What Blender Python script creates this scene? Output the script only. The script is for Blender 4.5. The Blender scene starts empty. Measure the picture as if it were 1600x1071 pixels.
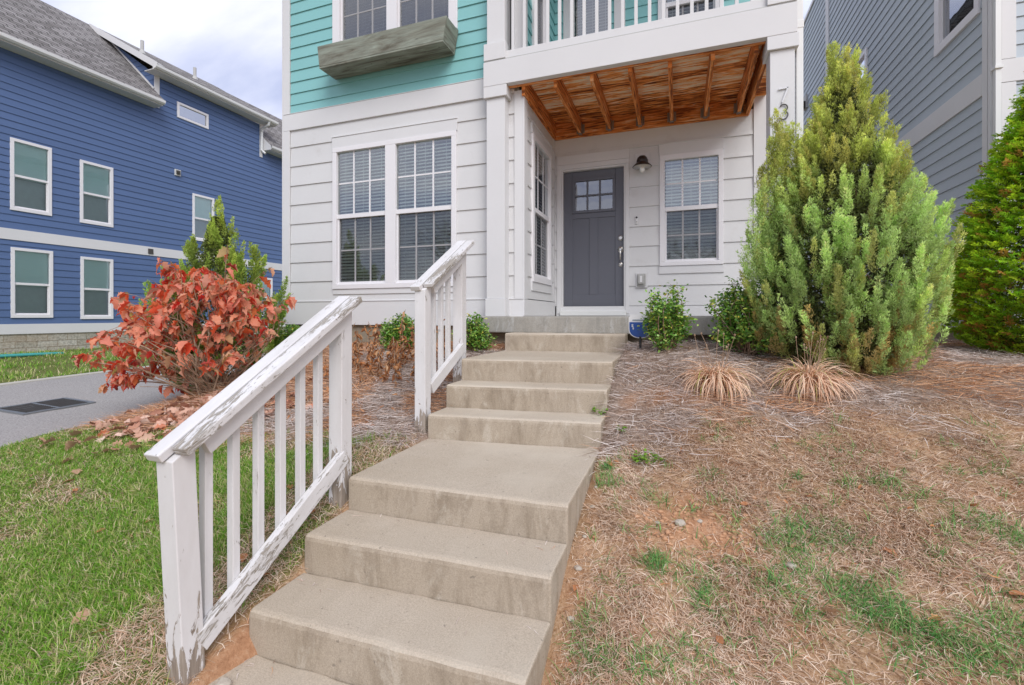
import bpy, bmesh, math, random
import numpy as np
from mathutils import Vector, Matrix
random.seed(7); RNG = np.random.default_rng(11)
scene = bpy.context.scene
COL = scene.collection
R = math.radians
# ---------------------------------------------------------------- mesh helpers
class Frame:
    """local (u along the wall, v up, n outward) -> world"""
    def __init__(s, O, U, N): s.O, s.U, s.N = Vector(O), Vector(U), Vector(N)
    def __call__(s, u, v, n): return s.O + s.U*u + Vector((0,0,v)) + s.N*n
WORLD = Frame((0,0,0), (1,0,0), (0,1,0))        # box(u,v,n) = box(x,z,y)

class MB:
    def __init__(s): s.v, s.f, s.uv = [], [], []
    def poly(s, pts, uv=None):
        b = len(s.v); pts = [Vector(p) for p in pts]; s.v += pts
        s.f.append(list(range(b, b+len(pts))))
        if uv is None:
            n = (pts[1]-pts[0]).cross(pts[2]-pts[0])
            a = [abs(n.x), abs(n.y), abs(n.z)]; k = a.index(max(a))
            uv = [((p.x, p.y) if k == 2 else (p.y, p.z) if k == 0 else (p.x, p.z)) for p in pts]
        s.uv.append(uv)
        return s
    def hexa(s, c, uvl=None):
        """c: 8 corners, bottom ring 0-3, top ring 4-7"""
        b = len(s.v); s.v += [Vector(p) for p in c]
        for q in ((3,2,1,0),(4,5,6,7),(0,1,5,4),(1,2,6,5),(2,3,7,6),(3,0,4,7)):
            s.f.append([b+i for i in q])
            if uvl: s.uv.append([uvl[i] for i in q])
            else:
                p = [Vector(c[i]) for i in q]
                n = (p[1]-p[0]).cross(p[2]-p[0]); a = [abs(n.x), abs(n.y), abs(n.z)]; k = a.index(max(a))
                s.uv.append([((w.x, w.y) if k == 2 else (w.y, w.z) if k == 0 else (w.x, w.z)) for w in p])
        return s
    def box(s, u0, u1, v0, v1, n0, n1, F=WORLD):
        s.hexa([F(u0,v0,n0),F(u1,v0,n0),F(u1,v0,n1),F(u0,v0,n1),F(u0,v1,n0),F(u1,v1,n0),F(u1,v1,n1),F(u0,v1,n1)])
        return s
    def bar(s, p0, p1, w, h, up=(0,0,1), o=0.0):
        """bar from p0 to p1, w sideways, h along up; uv = metres along the bar"""
        p0, p1 = Vector(p0), Vector(p1); d = p1-p0; L = d.length; d.normalize()
        sd = d.cross(Vector(up)).normalized(); u = sd.cross(d).normalized()
        b = len(s.v)
        for p in (p0, p1):
            for a, c in ((-1,-1),(1,-1),(1,1),(-1,1)): s.v.append(p + sd*(a*w/2) + u*(c*h/2))
        per = [0, w, w+h, 2*w+h, 2*w+2*h]
        for i in range(4):
            j = (i+1) % 4
            s.f.append([b+i, b+j, b+4+j, b+4+i])
            s.uv.append([(o, per[i]+o), (o, per[i+1]+o), (o+L, per[i+1]+o), (o+L, per[i]+o)])
        for q in ((3,2,1,0),(4,5,6,7)):
            s.f.append([b+i for i in q]); s.uv.append([(o,o),(o+.01,o),(o+.01,o+.03),(o,o+.03)])
        return s
    def tube(s, pts, r, n=8, cap=True):
        pts = [Vector(p) for p in pts]; rs = r if isinstance(r, (list, tuple)) else [r]*len(pts)
        b = len(s.v); ref = None; L = 0
        for i, p in enumerate(pts):
            d = (pts[min(i+1, len(pts)-1)] - pts[max(i-1, 0)]).normalized()
            if ref is None: ref = d.orthogonal().normalized()
            ref = (ref - d*ref.dot(d)).normalized(); w = d.cross(ref)
            for k in range(n):
                a = 2*math.pi*k/n; s.v.append(p + (ref*math.cos(a) + w*math.sin(a))*rs[i])
        for i in range(len(pts)-1):
            l2 = (pts[i+1]-pts[i]).length
            for k in range(n):
                k2 = (k+1) % n
                s.f.append([b+i*n+k, b+i*n+k2, b+(i+1)*n+k2, b+(i+1)*n+k])
                s.uv.append([(L,k/n*.1),(L,(k+1)/n*.1),(L+l2,(k+1)/n*.1),(L+l2,k/n*.1)])
            L += l2
        if cap:
            for q in (list(range(b+n-1, b-1, -1)), list(range(b+(len(pts)-1)*n, b+len(pts)*n))):
                s.f.append(q); s.uv.append([(0,0)]*n)
        return s
    def lathe(s, c, prof, n=20, axis=(0,0,1)):
        c = Vector(c); ax = Vector(axis).normalized(); e = ax.orthogonal().normalized(); g = ax.cross(e); b = len(s.v)
        for r, h in prof:
            for k in range(n):
                a = 2*math.pi*k/n; s.v.append(c + ax*h + (e*math.cos(a)+g*math.sin(a))*max(r, 1e-4))
        for i in range(len(prof)-1):
            for k in range(n):
                k2 = (k+1) % n; s.f.append([b+i*n+k, b+i*n+k2, b+(i+1)*n+k2, b+(i+1)*n+k]); s.uv.append([(0,0),(.1,0),(.1,.1),(0,.1)])
        for q in (list(range(b+n-1, b-1, -1)), list(range(b+(len(prof)-1)*n, b+len(prof)*n))):
            s.f.append(q); s.uv.append([(0,0)]*n)
        return s
    def extrude(s, pts, d):
        """planar polygon pts pushed by vector d"""
        pts = [Vector(p) for p in pts]; d = Vector(d); q = [p+d for p in pts]; n = len(pts)
        s.poly(pts[::-1]); s.poly(q)
        for i in range(n):
            j = (i+1) % n; s.poly([pts[i], pts[j], q[j], q[i]])
        return s
    def build(s, name, mat, parent=None, loc=None, bevel=0, smooth=False, recalc=True, seg=2):
        off = Vector((0,0,0)); o = parent
        while o is not None: off += o.location; o = o.parent
        if parent is None:
            if loc is None:
                xs = [p.x for p in s.v]; ys = [p.y for p in s.v]; zs = [p.z for p in s.v]
                loc = ((min(xs)+max(xs))/2, (min(ys)+max(ys))/2, min(zs))
            off = Vector(loc)
        me = bpy.data.meshes.new(name)
        me.from_pydata([p-off for p in s.v], [], s.f)
        ul = me.uv_layers.new(name='UVMap')
        ul.data.foreach_set('uv', [c for f in s.uv for p in f for c in p])
        if recalc:
            bm = bmesh.new(); bm.from_mesh(me); bmesh.ops.recalc_face_normals(bm, faces=bm.faces); bm.to_mesh(me); bm.free()
        if smooth: me.polygons.foreach_set('use_smooth', [True]*len(me.polygons))
        me.materials.append(mat)
        ob = bpy.data.objects.new(name, me); COL.objects.link(ob)
        if parent is None: ob.location = off
        else: ob.parent = parent
        if bevel:
            m = ob.modifiers.new('edge', 'BEVEL'); m.width = bevel; m.segments = seg; m.limit_method = 'ANGLE'; m.angle_limit = R(40)
        return ob

def tag(o, label=None, cat=None, group=None, kind=None):
    if label: o['label'] = label
    if cat: o['category'] = cat
    if group: o['group'] = group
    if kind: o['kind'] = kind
    return o
def thing(name, loc, label, cat, group=None):
    o = bpy.data.objects.new(name, None); COL.objects.link(o); o.location = loc; o.empty_display_size = .1
    return tag(o, label, cat, group)

def arrmesh(name, V, F3=None, F4=None, mat=None, parent=None, col=None, off=(0,0,0), smooth=False):
    """fast mesh from numpy arrays; col = per-vertex rgb"""
    V = np.asarray(V, dtype=np.float32) - np.asarray(off, dtype=np.float32)
    me = bpy.data.meshes.new(name); me.vertices.add(len(V)); me.vertices.foreach_set('co', V.ravel())
    li, ls = [], []
    n = 0
    if F4 is not None and len(F4):
        li.append(np.asarray(F4).ravel()); ls.append(np.arange(len(F4))*4); n = len(F4)*4
    if F3 is not None and len(F3):
        li.append(np.asarray(F3).ravel()); ls.append(n+np.arange(len(F3))*3)
    li = np.concatenate(li).astype(np.int32); ls = np.concatenate(ls).astype(np.int32)
    me.loops.add(len(li)); me.loops.foreach_set('vertex_index', li)
    me.polygons.add(len(ls)); me.polygons.foreach_set('loop_start', ls)
    if smooth: me.polygons.foreach_set('use_smooth', np.ones(len(ls), dtype=bool))
    if col is not None:
        at = me.color_attributes.new('Col', 'FLOAT_COLOR', 'POINT')
        c = np.ones((len(V),4), dtype=np.float32); c[:, :3] = col; at.data.foreach_set('color', c.ravel())
    me.update(calc_edges=True)
    if mat: me.materials.append(mat)
    ob = bpy.data.objects.new(name, me); COL.objects.link(ob)
    if parent is not None: ob.parent = parent
    else: ob.location = off
    return ob

# ---------------------------------------------------------------- noise
def _h(i, j, s):
    x = np.sin(i*127.1 + j*311.7 + s*74.7)*43758.5453
    return x - np.floor(x)
def vnoise(x, y, s=0):
    i, j = np.floor(x), np.floor(y); fx, fy = x-i, y-j
    fx = fx*fx*(3-2*fx); fy = fy*fy*(3-2*fy)
    return (_h(i,j,s)*(1-fx)+_h(i+1,j,s)*fx)*(1-fy) + (_h(i,j+1,s)*(1-fx)+_h(i+1,j+1,s)*fx)*fy
def fbm(x, y, s=0, o=3):
    t = 0; a = .5
    for k in range(o): t = t + a*vnoise(x*2**k, y*2**k, s+k*3.1); a *= .5
    return t/(1-.5**o)

# ---------------------------------------------------------------- terrain
CTRL = np.array([
(-.45,1.3,-1.56),(-.45,1.75,-1.40),(-.45,2.2,-1.15),(-.45,2.6,-1.03),(-.45,2.9,-.94),(-.45,3.2,-.87),(-.45,3.45,-.68),(-.45,3.75,-.52),(-.45,4.1,-.40),(-.45,4.6,-.31),(-.4,5.0,-.29),
(1,1.0,-1.66),(1,1.5,-1.45),(1,2.2,-1.13),(1,3,-.82),(1,3.8,-.53),(1,4.5,-.38),(1,5.2,-.3),
(2.5,1.2,-1.5),(2.5,2.2,-1.1),(2.5,3.5,-.66),(2.5,4.8,-.42),(2.5,6.5,-.35),(3.4,7.5,-.32),(5,3,-.8),(5,1,-1.45),(5,6,-.4),(3,12,-.3),
(0,0,-1.8),(2,0,-1.8),(-2,0,-1.72),(-4,0,-1.5),(0,-2,-1.95),(-6,-2,-1.5),
(-1.1,1.4,-1.6),(-1.1,2.2,-1.2),(-1.1,3.0,-1.0),(-1.1,3.6,-.75),(-1.1,4.5,-.48),
(-1.85,1.25,-1.40),(-1.85,1.8,-1.24),(-1.85,2.2,-1.03),(-1.85,2.7,-.93),(-1.85,3.05,-.87),(-1.85,3.6,-.66),(-1.85,4.3,-.47),(-1.85,5.0,-.36),
(-2.5,1.2,-1.42),(-2.5,2,-1.15),(-2.5,3,-.85),(-2.5,4,-.55),(-3.5,5,-.38),(-5.2,5.2,-.5),
(-3.5,1.2,-1.38),(-3.5,1.8,-1.2),(-3.5,2.6,-.98),(-3.5,3.4,-.72),(-4.2,2.8,-.93),(-4.2,3.4,-.72),(-4.6,4.3,-.62),
(-5.05,1,-1.2),(-5.1,2.1,-1.04),(-5.3,3.7,-.95),(-5.5,5.5,-.88),(-5.8,8,-.8),
(-7,1,-1.15),(-7,3,-1.0),(-7,6,-.9),(-8.9,3.8,-.96),(-8.9,6,-.9),(-12,5,-.93),(-15,6,-.9),(-15,10,-.85),(-15,3,-.95),(-12,10,-.86),(-8,12,-.8)])
def _U(r2): return np.where(r2 > 0, r2*np.log(np.maximum(r2, 1e-12)), 0)
_P = CTRL[:, :2]; _n = len(_P)
_K = _U(((_P[:,None]-_P[None])**2).sum(2)) + np.eye(_n)*.02
_A = np.zeros((_n+3, _n+3)); _A[:_n,:_n] = _K; _A[:_n,_n] = 1; _A[:_n,_n+1:] = _P; _A[_n:,:_n] = _A[:_n,_n:].T
_W = np.linalg.solve(_A, np.concatenate([CTRL[:,2], np.zeros(3)]))
def terrain(X, Y):
    X = np.atleast_1d(np.asarray(X, float)); Y = np.atleast_1d(np.asarray(Y, float)); sh = X.shape
    x = np.clip(X.ravel(), -15, 5); y = np.clip(Y.ravel(), -2, 12); out = np.empty(len(x))
    for a in range(0, len(x), 20000):
        q = np.stack([x[a:a+20000], y[a:a+20000]], 1)
        out[a:a+20000] = _U(((q[:,None]-_P[None])**2).sum(2))@_W[:_n] + _W[_n] + q@_W[_n+1:]
    out = out.reshape(sh)
    return out + (fbm(X*5, Y*5, 1)-.5)*.022
def tz(x, y): return float(terrain(x, y)[0])
def drive_edge(Y): return -4.8 - .12*Y          # near edge of the driveway
DRIVE_FAR = -8.85
def mulch_right(X, Y): return (Y - (2.95 + .25*(X+.5)))*3 + (fbm(X*3, Y*3, 5)-.5)*2.2
def mulch_left(X, Y): return (Y - (2.78 + .12*(X+1.8)))*3 + (fbm(X*3, Y*3, 6)-.5)*1.6
# ENDTERRAIN
# ---------------------------------------------------------------- materials
def srgb(r, g, b):
    f = lambda c: ((c/255+.055)/1.055)**2.4 if c/255 > .04045 else c/255/12.92
    return (f(r), f(g), f(b), 1)
class NT:
    """tiny node-graph builder"""
    def __init__(s, name):
        s.m = bpy.data.materials.new(name); s.m.use_nodes = True; s.t = s.m.node_tree; s.t.nodes.clear()
        s.out = s.n('ShaderNodeOutputMaterial')
    def n(s, typ, ins=None, **kw):
        nd = s.t.nodes.new(typ)
        for k, v in kw.items(): setattr(nd, k, v)
        for k, v in (ins or {}).items(): s.set(nd.inputs[k], v)
        return nd
    def set(s, sock, v):
        if isinstance(v, bpy.types.NodeSocket): s.t.links.new(v, sock)
        elif isinstance(v, bpy.types.Node): s.t.links.new(v.outputs[0], sock)
        else: sock.default_value = v
    def coord(s, kind='Object', scale=(1,1,1)):
        c = s.n('ShaderNodeTexCoord'); m = s.n('ShaderNodeMapping'); s.set(m.inputs['Vector'], c.outputs[kind]); m.inputs['Scale'].default_value = scale
        return m.outputs[0]
    def noise(s, vec, scale=5, detail=4, rough=.55, dist=0):
        return s.n('ShaderNodeTexNoise', {'Vector': vec, 'Scale': scale, 'Detail': detail, 'Roughness': rough, 'Distortion': dist}).outputs[0]
    def ramp(s, fac, stops, interp='LINEAR'):
        r = s.n('ShaderNodeValToRGB', {'Fac': fac}); e = r.color_ramp.elements; r.color_ramp.interpolation = interp
        while len(e) < len(stops): e.new(.5)
        for k, (p, c) in enumerate(stops): e[k].position = p; e[k].color = c if not isinstance(c, (int, float)) else (c,c,c,1)
        return r.outputs[0]
    def mix(s, fac, a, b, mode='MIX'):
        m = s.n('ShaderNodeMix', data_type='RGBA', blend_type=mode)
        s.set(m.inputs[0], fac); s.set(m.inputs[6], a); s.set(m.inputs[7], b); return m.outputs[2]
    def math(s, op, a, b=0.0):
        m = s.n('ShaderNodeMath', operation=op); s.set(m.inputs[0], a); s.set(m.inputs[1], b); return m.outputs[0]
    def bump(s, h, strength=.3, dist=.01):
        return s.n('ShaderNodeBump', {'Height': h, 'Strength': strength, 'Distance': dist}).outputs[0]
    def bsdf(s, color, rough=.6, normal=None, spec=.4, metal=0.0, **kw):
        p = s.n('ShaderNodeBsdfPrincipled'); s.set(p.inputs['Base Color'], color); s.set(p.inputs['Roughness'], rough)
        p.inputs['Specular IOR Level'].default_value = spec; p.inputs['Metallic'].default_value = metal
        if normal is not None: s.set(p.inputs['Normal'], normal)
        for k, v in kw.items(): s.set(p.inputs[k], v)
        return p.outputs[0]
    def done(s, sh): s.t.links.new(sh, s.out.inputs['Surface']); return s.m
    def rand(s): return s.n('ShaderNodeNewGeometry').outputs['Random Per Island']
    def attr(s, name='Col'): return s.n('ShaderNodeAttribute', attribute_name=name).outputs['Color']

def painted(name, col, rough=.55, var=.06, grain=.15, island=.04, dirt=None):
    t = NT(name); v = t.coord('Object'); g = t.noise(t.coord('UV', (6, 90, 1)), 2.0, 4, .6)
    n1 = t.noise(v, 1.3, 3)
    k = t.math('ADD', t.math('MULTIPLY', t.math('SUBTRACT', n1, .5), var*2), 1.0)
    k = t.math('ADD', k, t.math('MULTIPLY', t.math('SUBTRACT', t.rand(), .5), island))
    k = t.math('ADD', k, t.math('MULTIPLY', t.math('SUBTRACT', g, .5), .05))
    c = t.mix(1.0, col, t.n('ShaderNodeCombineColor', {0: k, 1: k, 2: k}).outputs[0], 'MULTIPLY')
    if dirt: c = t.mix(t.ramp(t.noise(v, 3.1, 6, .7), [(.58, 0.0), (.8, .5)]), c, dirt)
    return t.done(t.bsdf(c, rough, t.bump(g, grain, .002)))

M = {}
M['white'] = painted('white_paint', (.63,.63,.63,1), dirt=(.46,.44,.42,1))
M['trim'] = painted('white_trim', (.655,.655,.66,1), grain=.08, island=.03)
M['vinyl'] = painted('white_vinyl', (.74,.73,.745,1), .35, .02, .0, 0)
M['aqua'] = painted('aqua_paint', (.225,.49,.49,1), var=.05, island=.05)
M['blue'] = painted('blue_paint', (.086,.142,.285,1), var=.06, island=.09)
M['grey'] = painted('grey_paint', (.42,.475,.52,1), var=.06, island=.06)
M['door'] = painted('slate_door_paint', (.118,.123,.148,1), .42, .03, .05, 0)
M['gutter'] = painted('gutter_white', (.72,.73,.72,1), .35, .03, 0, 0)
M['blind'] = painted('blind_white', (.86,.90,.84,1), .5, .02, 0, .05)

def concrete(name, base, dark, light, tan):
    t = NT(name); v = t.coord('Object')
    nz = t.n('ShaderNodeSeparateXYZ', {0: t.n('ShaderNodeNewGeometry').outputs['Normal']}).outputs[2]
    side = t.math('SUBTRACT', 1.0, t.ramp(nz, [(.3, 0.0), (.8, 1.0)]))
    c = t.mix(t.ramp(t.noise(v, 2.2, 6, .62), [(.32, 0.0), (.7, 1.0)]), base, tan)
    st = t.noise(t.coord('Object', (5, 5, 1.6)), 1.6, 7, .7, .5)
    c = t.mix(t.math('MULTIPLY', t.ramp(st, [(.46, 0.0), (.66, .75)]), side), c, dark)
    st2 = t.noise(t.coord('Object', (6.5, 6.5, 2.6)), 1.1, 8, .74, .5)
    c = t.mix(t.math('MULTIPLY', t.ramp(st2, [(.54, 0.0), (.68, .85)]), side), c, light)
    fine = t.noise(v, 160, 3, .7)
    c = t.mix(1.0, c, t.ramp(fine, [(.25, .70), (.75, 1.2)]), 'MULTIPLY')
    c = t.mix(t.ramp(t.noise(v, 38, 2, .5), [(.70, 0.0), (.76, .55)]), c, (.12,.11,.095,1))
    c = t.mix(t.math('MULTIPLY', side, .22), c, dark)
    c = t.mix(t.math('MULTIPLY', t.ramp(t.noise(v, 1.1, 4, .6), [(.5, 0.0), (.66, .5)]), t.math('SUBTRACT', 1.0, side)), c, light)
    h = t.mix(.5, fine, t.noise(v, 30, 5, .6))
    return t.done(t.bsdf(c, .9, t.bump(h, .35, .004), .25))
M['concrete'] = concrete('broom_concrete', (.50,.43,.345,1), (.25,.20,.145,1), (.60,.54,.45,1), (.43,.36,.275,1))
M['slab'] = concrete('porch_concrete', (.40,.385,.35,1), (.26,.25,.225,1), (.56,.56,.55,1), (.38,.35,.30,1))
M['foundation'] = concrete('foundation_concrete', (.34,.29,.22,1), (.2,.17,.13,1), (.42,.39,.33,1), (.3,.25,.18,1))

def peel(name, amount):
    """white paint flaking off grey wood; the flakes run along the board (UV u)"""
    t = NT(name); uv = t.coord('UV', (1,1,1))
    a = t.noise(t.coord('UV', (11, 42, 1)), 1.0, 8, .74, 1.3); b = t.noise(t.coord('UV', (1.6, 6, 1)), 1.0, 2, .5)
    s = t.math('ADD', t.math('MULTIPLY', a, .58), t.math('MULTIPLY', b, .42))
    mask = t.ramp(s, [(amount-.012, 0.0), (amount+.004, 1.0)])
    grain = t.noise(t.coord('UV', (4, 150, 1)), 1.0, 4, .65)
    wood = t.ramp(grain, [(.3, (.17,.145,.12,1)), (.55, (.36,.325,.28,1)), (.75, (.47,.44,.40,1))])
    dirty = t.ramp(t.noise(t.coord('UV', (2.2, 9, 1)), 1.0, 5, .65), [(.35, (.70,.69,.695,1)), (.72, (.58,.565,.55,1))])
    edge = t.ramp(s, [(amount-.03, 0.0), (amount-.012, .35)])
    paint = t.mix(edge, dirty, (.40,.37,.33,1))
    c = t.mix(mask, paint, wood)
    # hairline cracks along the grain
    cr = t.noise(t.coord('UV', (2.5, 120, 1)), 1.0, 3, .6, .4)
    c = t.mix(t.ramp(cr, [(.72, 0.0), (.75, .6)]), c, (.2,.18,.16,1))
    h = t.math('SUBTRACT', 1.0, mask)
    return t.done(t.bsdf(c, .6, t.bump(t.math('ADD', t.math('MULTIPLY', h, .6), t.math('MULTIPLY', grain, .35)), .6, .004), .3))
M['peel_lo'] = peel('rail_paint', .655)
M['peel_mid'] = peel('rail_paint_flaking', .60)
M['peel_hi'] = peel('rail_paint_worn', .545)
def post_mat():
    t = NT('post_paint'); v = t.coord('Object')
    z = t.n('ShaderNodeSeparateXYZ', {0: t.coord('Object')}).outputs[2]
    a = t.noise(t.coord('Object', (22, 22, 5.5)), 1.0, 6, .68, .8)
    low = t.ramp(z, [(.0, .30), (.16, .15), (.45, 0.0)])
    mask = t.ramp(t.math('ADD', a, low), [(.655, 0.0), (.675, 1.0)])
    grain = t.noise(t.coord('Object', (60, 60, 3)), 1.0, 4, .65)
    wood = t.ramp(grain, [(.3, (.18,.14,.11,1)), (.6, (.36,.31,.26,1)), (.8, (.46,.43,.39,1))])
    paint = t.ramp(t.noise(t.coord('Object', (5, 5, 1.4)), 1.0, 5, .65), [(.35, (.70,.69,.695,1)), (.75, (.58,.56,.55,1))])
    kn = t.n('ShaderNodeTexVoronoi', {'Vector': t.coord('Object', (9, 9, 3.4)), 'Scale': 1.0}).outputs['Distance']
    paint = t.mix(t.ramp(kn, [(.045, .8), (.065, 0.0)]), paint, (.3,.27,.24,1))
    c = t.mix(mask, paint, wood)
    return t.done(t.bsdf(c, .6, t.bump(t.math('SUBTRACT', t.math('MULTIPLY', grain, .3), mask), .5, .003), .3))
M['post'] = post_mat()

def wood(name, stops, rough=.75, s=(1.6, 26, 1), bump=.5):
    t = NT(name); g = t.noise(t.coord('UV', s), 1.0, 6, .66, 1.1); i = t.rand()
    k = t.math('ADD', g, t.math('MULTIPLY', t.math('SUBTRACT', i, .5), .16))
    c = t.ramp(k, stops)
    f = t.noise(t.coord('UV', (s[0]*3, s[1]*5, 1)), 1.0, 3, .6)
    c = t.mix(1.0, c, t.ramp(f, [(.3, .8), (.7, 1.15)]), 'MULTIPLY')
    vo = t.n('ShaderNodeTexVoronoi', {'Vector': t.coord('UV', (2.2, 7, 1)), 'Scale': 1.0}).outputs['Distance']
    c = t.mix(t.ramp(vo, [(.05, .75), (.09, 0.0)]), c, tuple(x*.35 for x in stops[0][1][:3])+(1,))
    return t.done(t.bsdf(c, rough, t.bump(g, bump, .004), .25))
M['deckwood'] = wood('weathered_orange_wood', [(.37, (.12,.035,.012,1)), (.435, (.52,.16,.035,1)), (.51, (.95,.36,.085,1)), (.555, (.95,.52,.20,1)), (.60, (.95,.80,.60,1))], s=(2.3, 24, 1))
M['joistwood'] = wood('joist_wood', [(.37, (.2,.06,.02,1)), (.45, (.66,.21,.05,1)), (.54, (.80,.31,.09,1)), (.62, (.88,.64,.42,1))], s=(2.4, 42, 1))
M['planter'] = wood('weathered_planter_wood', [(.30, (.11,.10,.075,1)), (.43, (.20,.205,.165,1)), (.58, (.27,.30,.25,1)), (.70, (.35,.40,.345,1))], s=(1.3, 9, 1), bump=.25)

def metal(name, c, rough, m=1.0):
    t = NT(name); v = t.coord('Object'); return t.done(t.bsdf(t.mix(t.noise(v, 9, 3), c, tuple(x*.8 for x in c[:3])+(1,)), rough, None, .5, m))
M['nickel'] = metal('satin_nickel', (.62,.60,.57,1), .3)
M['galv'] = metal('galvanized_steel', (.45,.47,.48,1), .45)
M['bronze'] = metal('dark_bronze', (.055,.045,.04,1), .4, .5)
M['black'] = metal('black_plastic', (.012,.013,.014,1), .4, 0.0)
M['greyblind'] = painted('grey_blind', (.30,.31,.29,1), .5, .02, 0, .05)
M['pipe'] = metal('corrugated_black_plastic', (.03,.035,.04,1), .45, 0.0)
M['plastic'] = metal('white_plastic', (.75,.75,.75,1), .35, 0.0)
M['greyplastic'] = metal('grey_plastic', (.42,.42,.40,1), .3, 0.0)
M['teal'] = metal('teal_plastic', (.06,.36,.34,1), .45, 0.0)
M['sign_blue'] = metal('sign_blue', (.012,.07,.30,1), .35, 0.0)
M['sign_grey'] = metal('sign_grey', (.25,.3,.34,1), .4, 0.0)
M['iron'] = metal('cast_iron', (.085,.08,.075,1), .6, .3)
M['dark'] = metal('dark_interior', (.035,.036,.038,1), .8, 0.0)  # near-black colour standing in for the dark of unlit rooms
M['ventgrey'] = metal('vent_pipe_grey', (.5,.5,.48,1), .6, 0.0)
def bulb():
    t = NT('frosted_bulb'); return t.done(t.bsdf((.85,.84,.8,1), .25, None, .5))
M['bulb'] = bulb()
def glass(name, refl, tint, wob=.0):
    t = NT(name)
    nrm = t.bump(t.noise(t.coord('Object'), 2.3, 2, .5), wob, .02) if wob else None
    g = t.n('ShaderNodeBsdfGlossy', {'Roughness': .02, 'Color': (.92,.95,1,1)})
    if nrm is not None: t.set(g.inputs['Normal'], nrm)
    tr = t.n('ShaderNodeBsdfTransparent', {'Color': tint})
    fr = t.n('ShaderNodeFresnel', {'IOR': 1.5})
    f = t.math('MINIMUM', t.math('ADD', t.math('MULTIPLY', fr, 1.3), refl), 1.0)
    mx = t.n('ShaderNodeMixShader', {0: f, 1: tr.outputs[0], 2: g.outputs[0]})
    return t.done(mx.outputs[0])
M['glass'] = glass('window_glass', .17, (.90,.985,.95,1), .05)
M['glass_up'] = glass('upper_window_glass', .30, (.62,.70,.74,1), .12)
M['glass_far'] = glass('far_window_glass', .08, (.95,.99,.98,1), .03)
M['glass_dark'] = glass('dark_window_glass', .5, (.35,.42,.5,1), .08)
M['glass_door'] = glass('textured_door_glass', .16, (.42,.38,.46,1), .5)
def screen():
    t = NT('insect_screen'); d = t.n('ShaderNodeBsdfDiffuse', {'Color': (.06,.062,.062,1)}); tr = t.n('ShaderNodeBsdfTransparent')
    return t.done(t.n('ShaderNodeMixShader', {0: .34, 1: tr.outputs[0], 2: d.outputs[0]}).outputs[0])
M['screen'] = screen()
def shade_mat():
    t = NT('roller_shade'); c = t.mix(t.noise(t.coord('Object', (1, 1, 9)), 3, 3), (.66,.92,.86,1), (.74,.95,.90,1))
    return t.done(t.bsdf(c, .7))
M['shade'] = shade_mat()
def shingles():
    t = NT('asphalt_shingles'); uv = t.coord('UV')
    b = t.n('ShaderNodeTexBrick', {'Vector': uv, 'Color1': (.16,.15,.145,1), 'Color2': (.30,.285,.28,1), 'Mortar': (.05,.048,.046,1), 'Scale': 1.0,
        'Mortar Size': .012, 'Mortar Smooth': .3, 'Bias': 0.0, 'Brick Width': .28, 'Row Height': .14}, offset=.37)
    c = t.mix(1.0, b.outputs[0], t.ramp(t.noise(uv, 45, 4, .7), [(.25, .7), (.75, 1.25)]), 'MULTIPLY')
    return t.done(t.bsdf(c, .95, t.bump(b.outputs[1], .8, -.02), .2))
M['shingle'] = shingles()
def blocks():
    t = NT('split_face_block'); uv = t.coord('UV')
    b = t.n('ShaderNodeTexBrick', {'Vector': uv, 'Color1': (.36,.33,.27,1), 'Color2': (.50,.48,.42,1), 'Mortar': (.34,.29,.22,1), 'Scale': 1.0,
        'Mortar Size': .008, 'Mortar Smooth': .2, 'Bias': .1, 'Brick Width': .41, 'Row Height': .155}, offset=.5)
    n = t.noise(t.coord('Object'), 22, 6, .7)
    c = t.mix(1.0, b.outputs[0], t.ramp(n, [(.3, .55), (.7, 1.3)]), 'MULTIPLY')
    c = t.mix(t.ramp(t.noise(t.coord('Object', (1, 1, 3)), 1.5, 4), [(.45, 0.0), (.75, .5)]), c, (.36,.25,.15,1))
    return t.done(t.bsdf(c, .95, t.bump(t.mix(.5, n, b.outputs[1]), .9, .03), .2))
M['block'] = blocks()
def asphalt():
    t = NT('asphalt'); v = t.coord('Object')
    c = t.mix(t.noise(v, .8, 5, .6), (.30,.285,.275,1), (.38,.36,.345,1))
    c = t.mix(1.0, c, t.ramp(t.noise(v, 75, 4, .85), [(.34, .5), (.66, 1.4)]), 'MULTIPLY')
    c = t.mix(t.ramp(t.noise(v, 60, 2, .5), [(.70, 0.0), (.74, .6)]), c, (.5,.47,.44,1))
    return t.done(t.bsdf(c, .92, t.bump(t.noise(v, 90, 4, .7), .6, .006), .25))
M['asphalt'] = asphalt()
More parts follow.
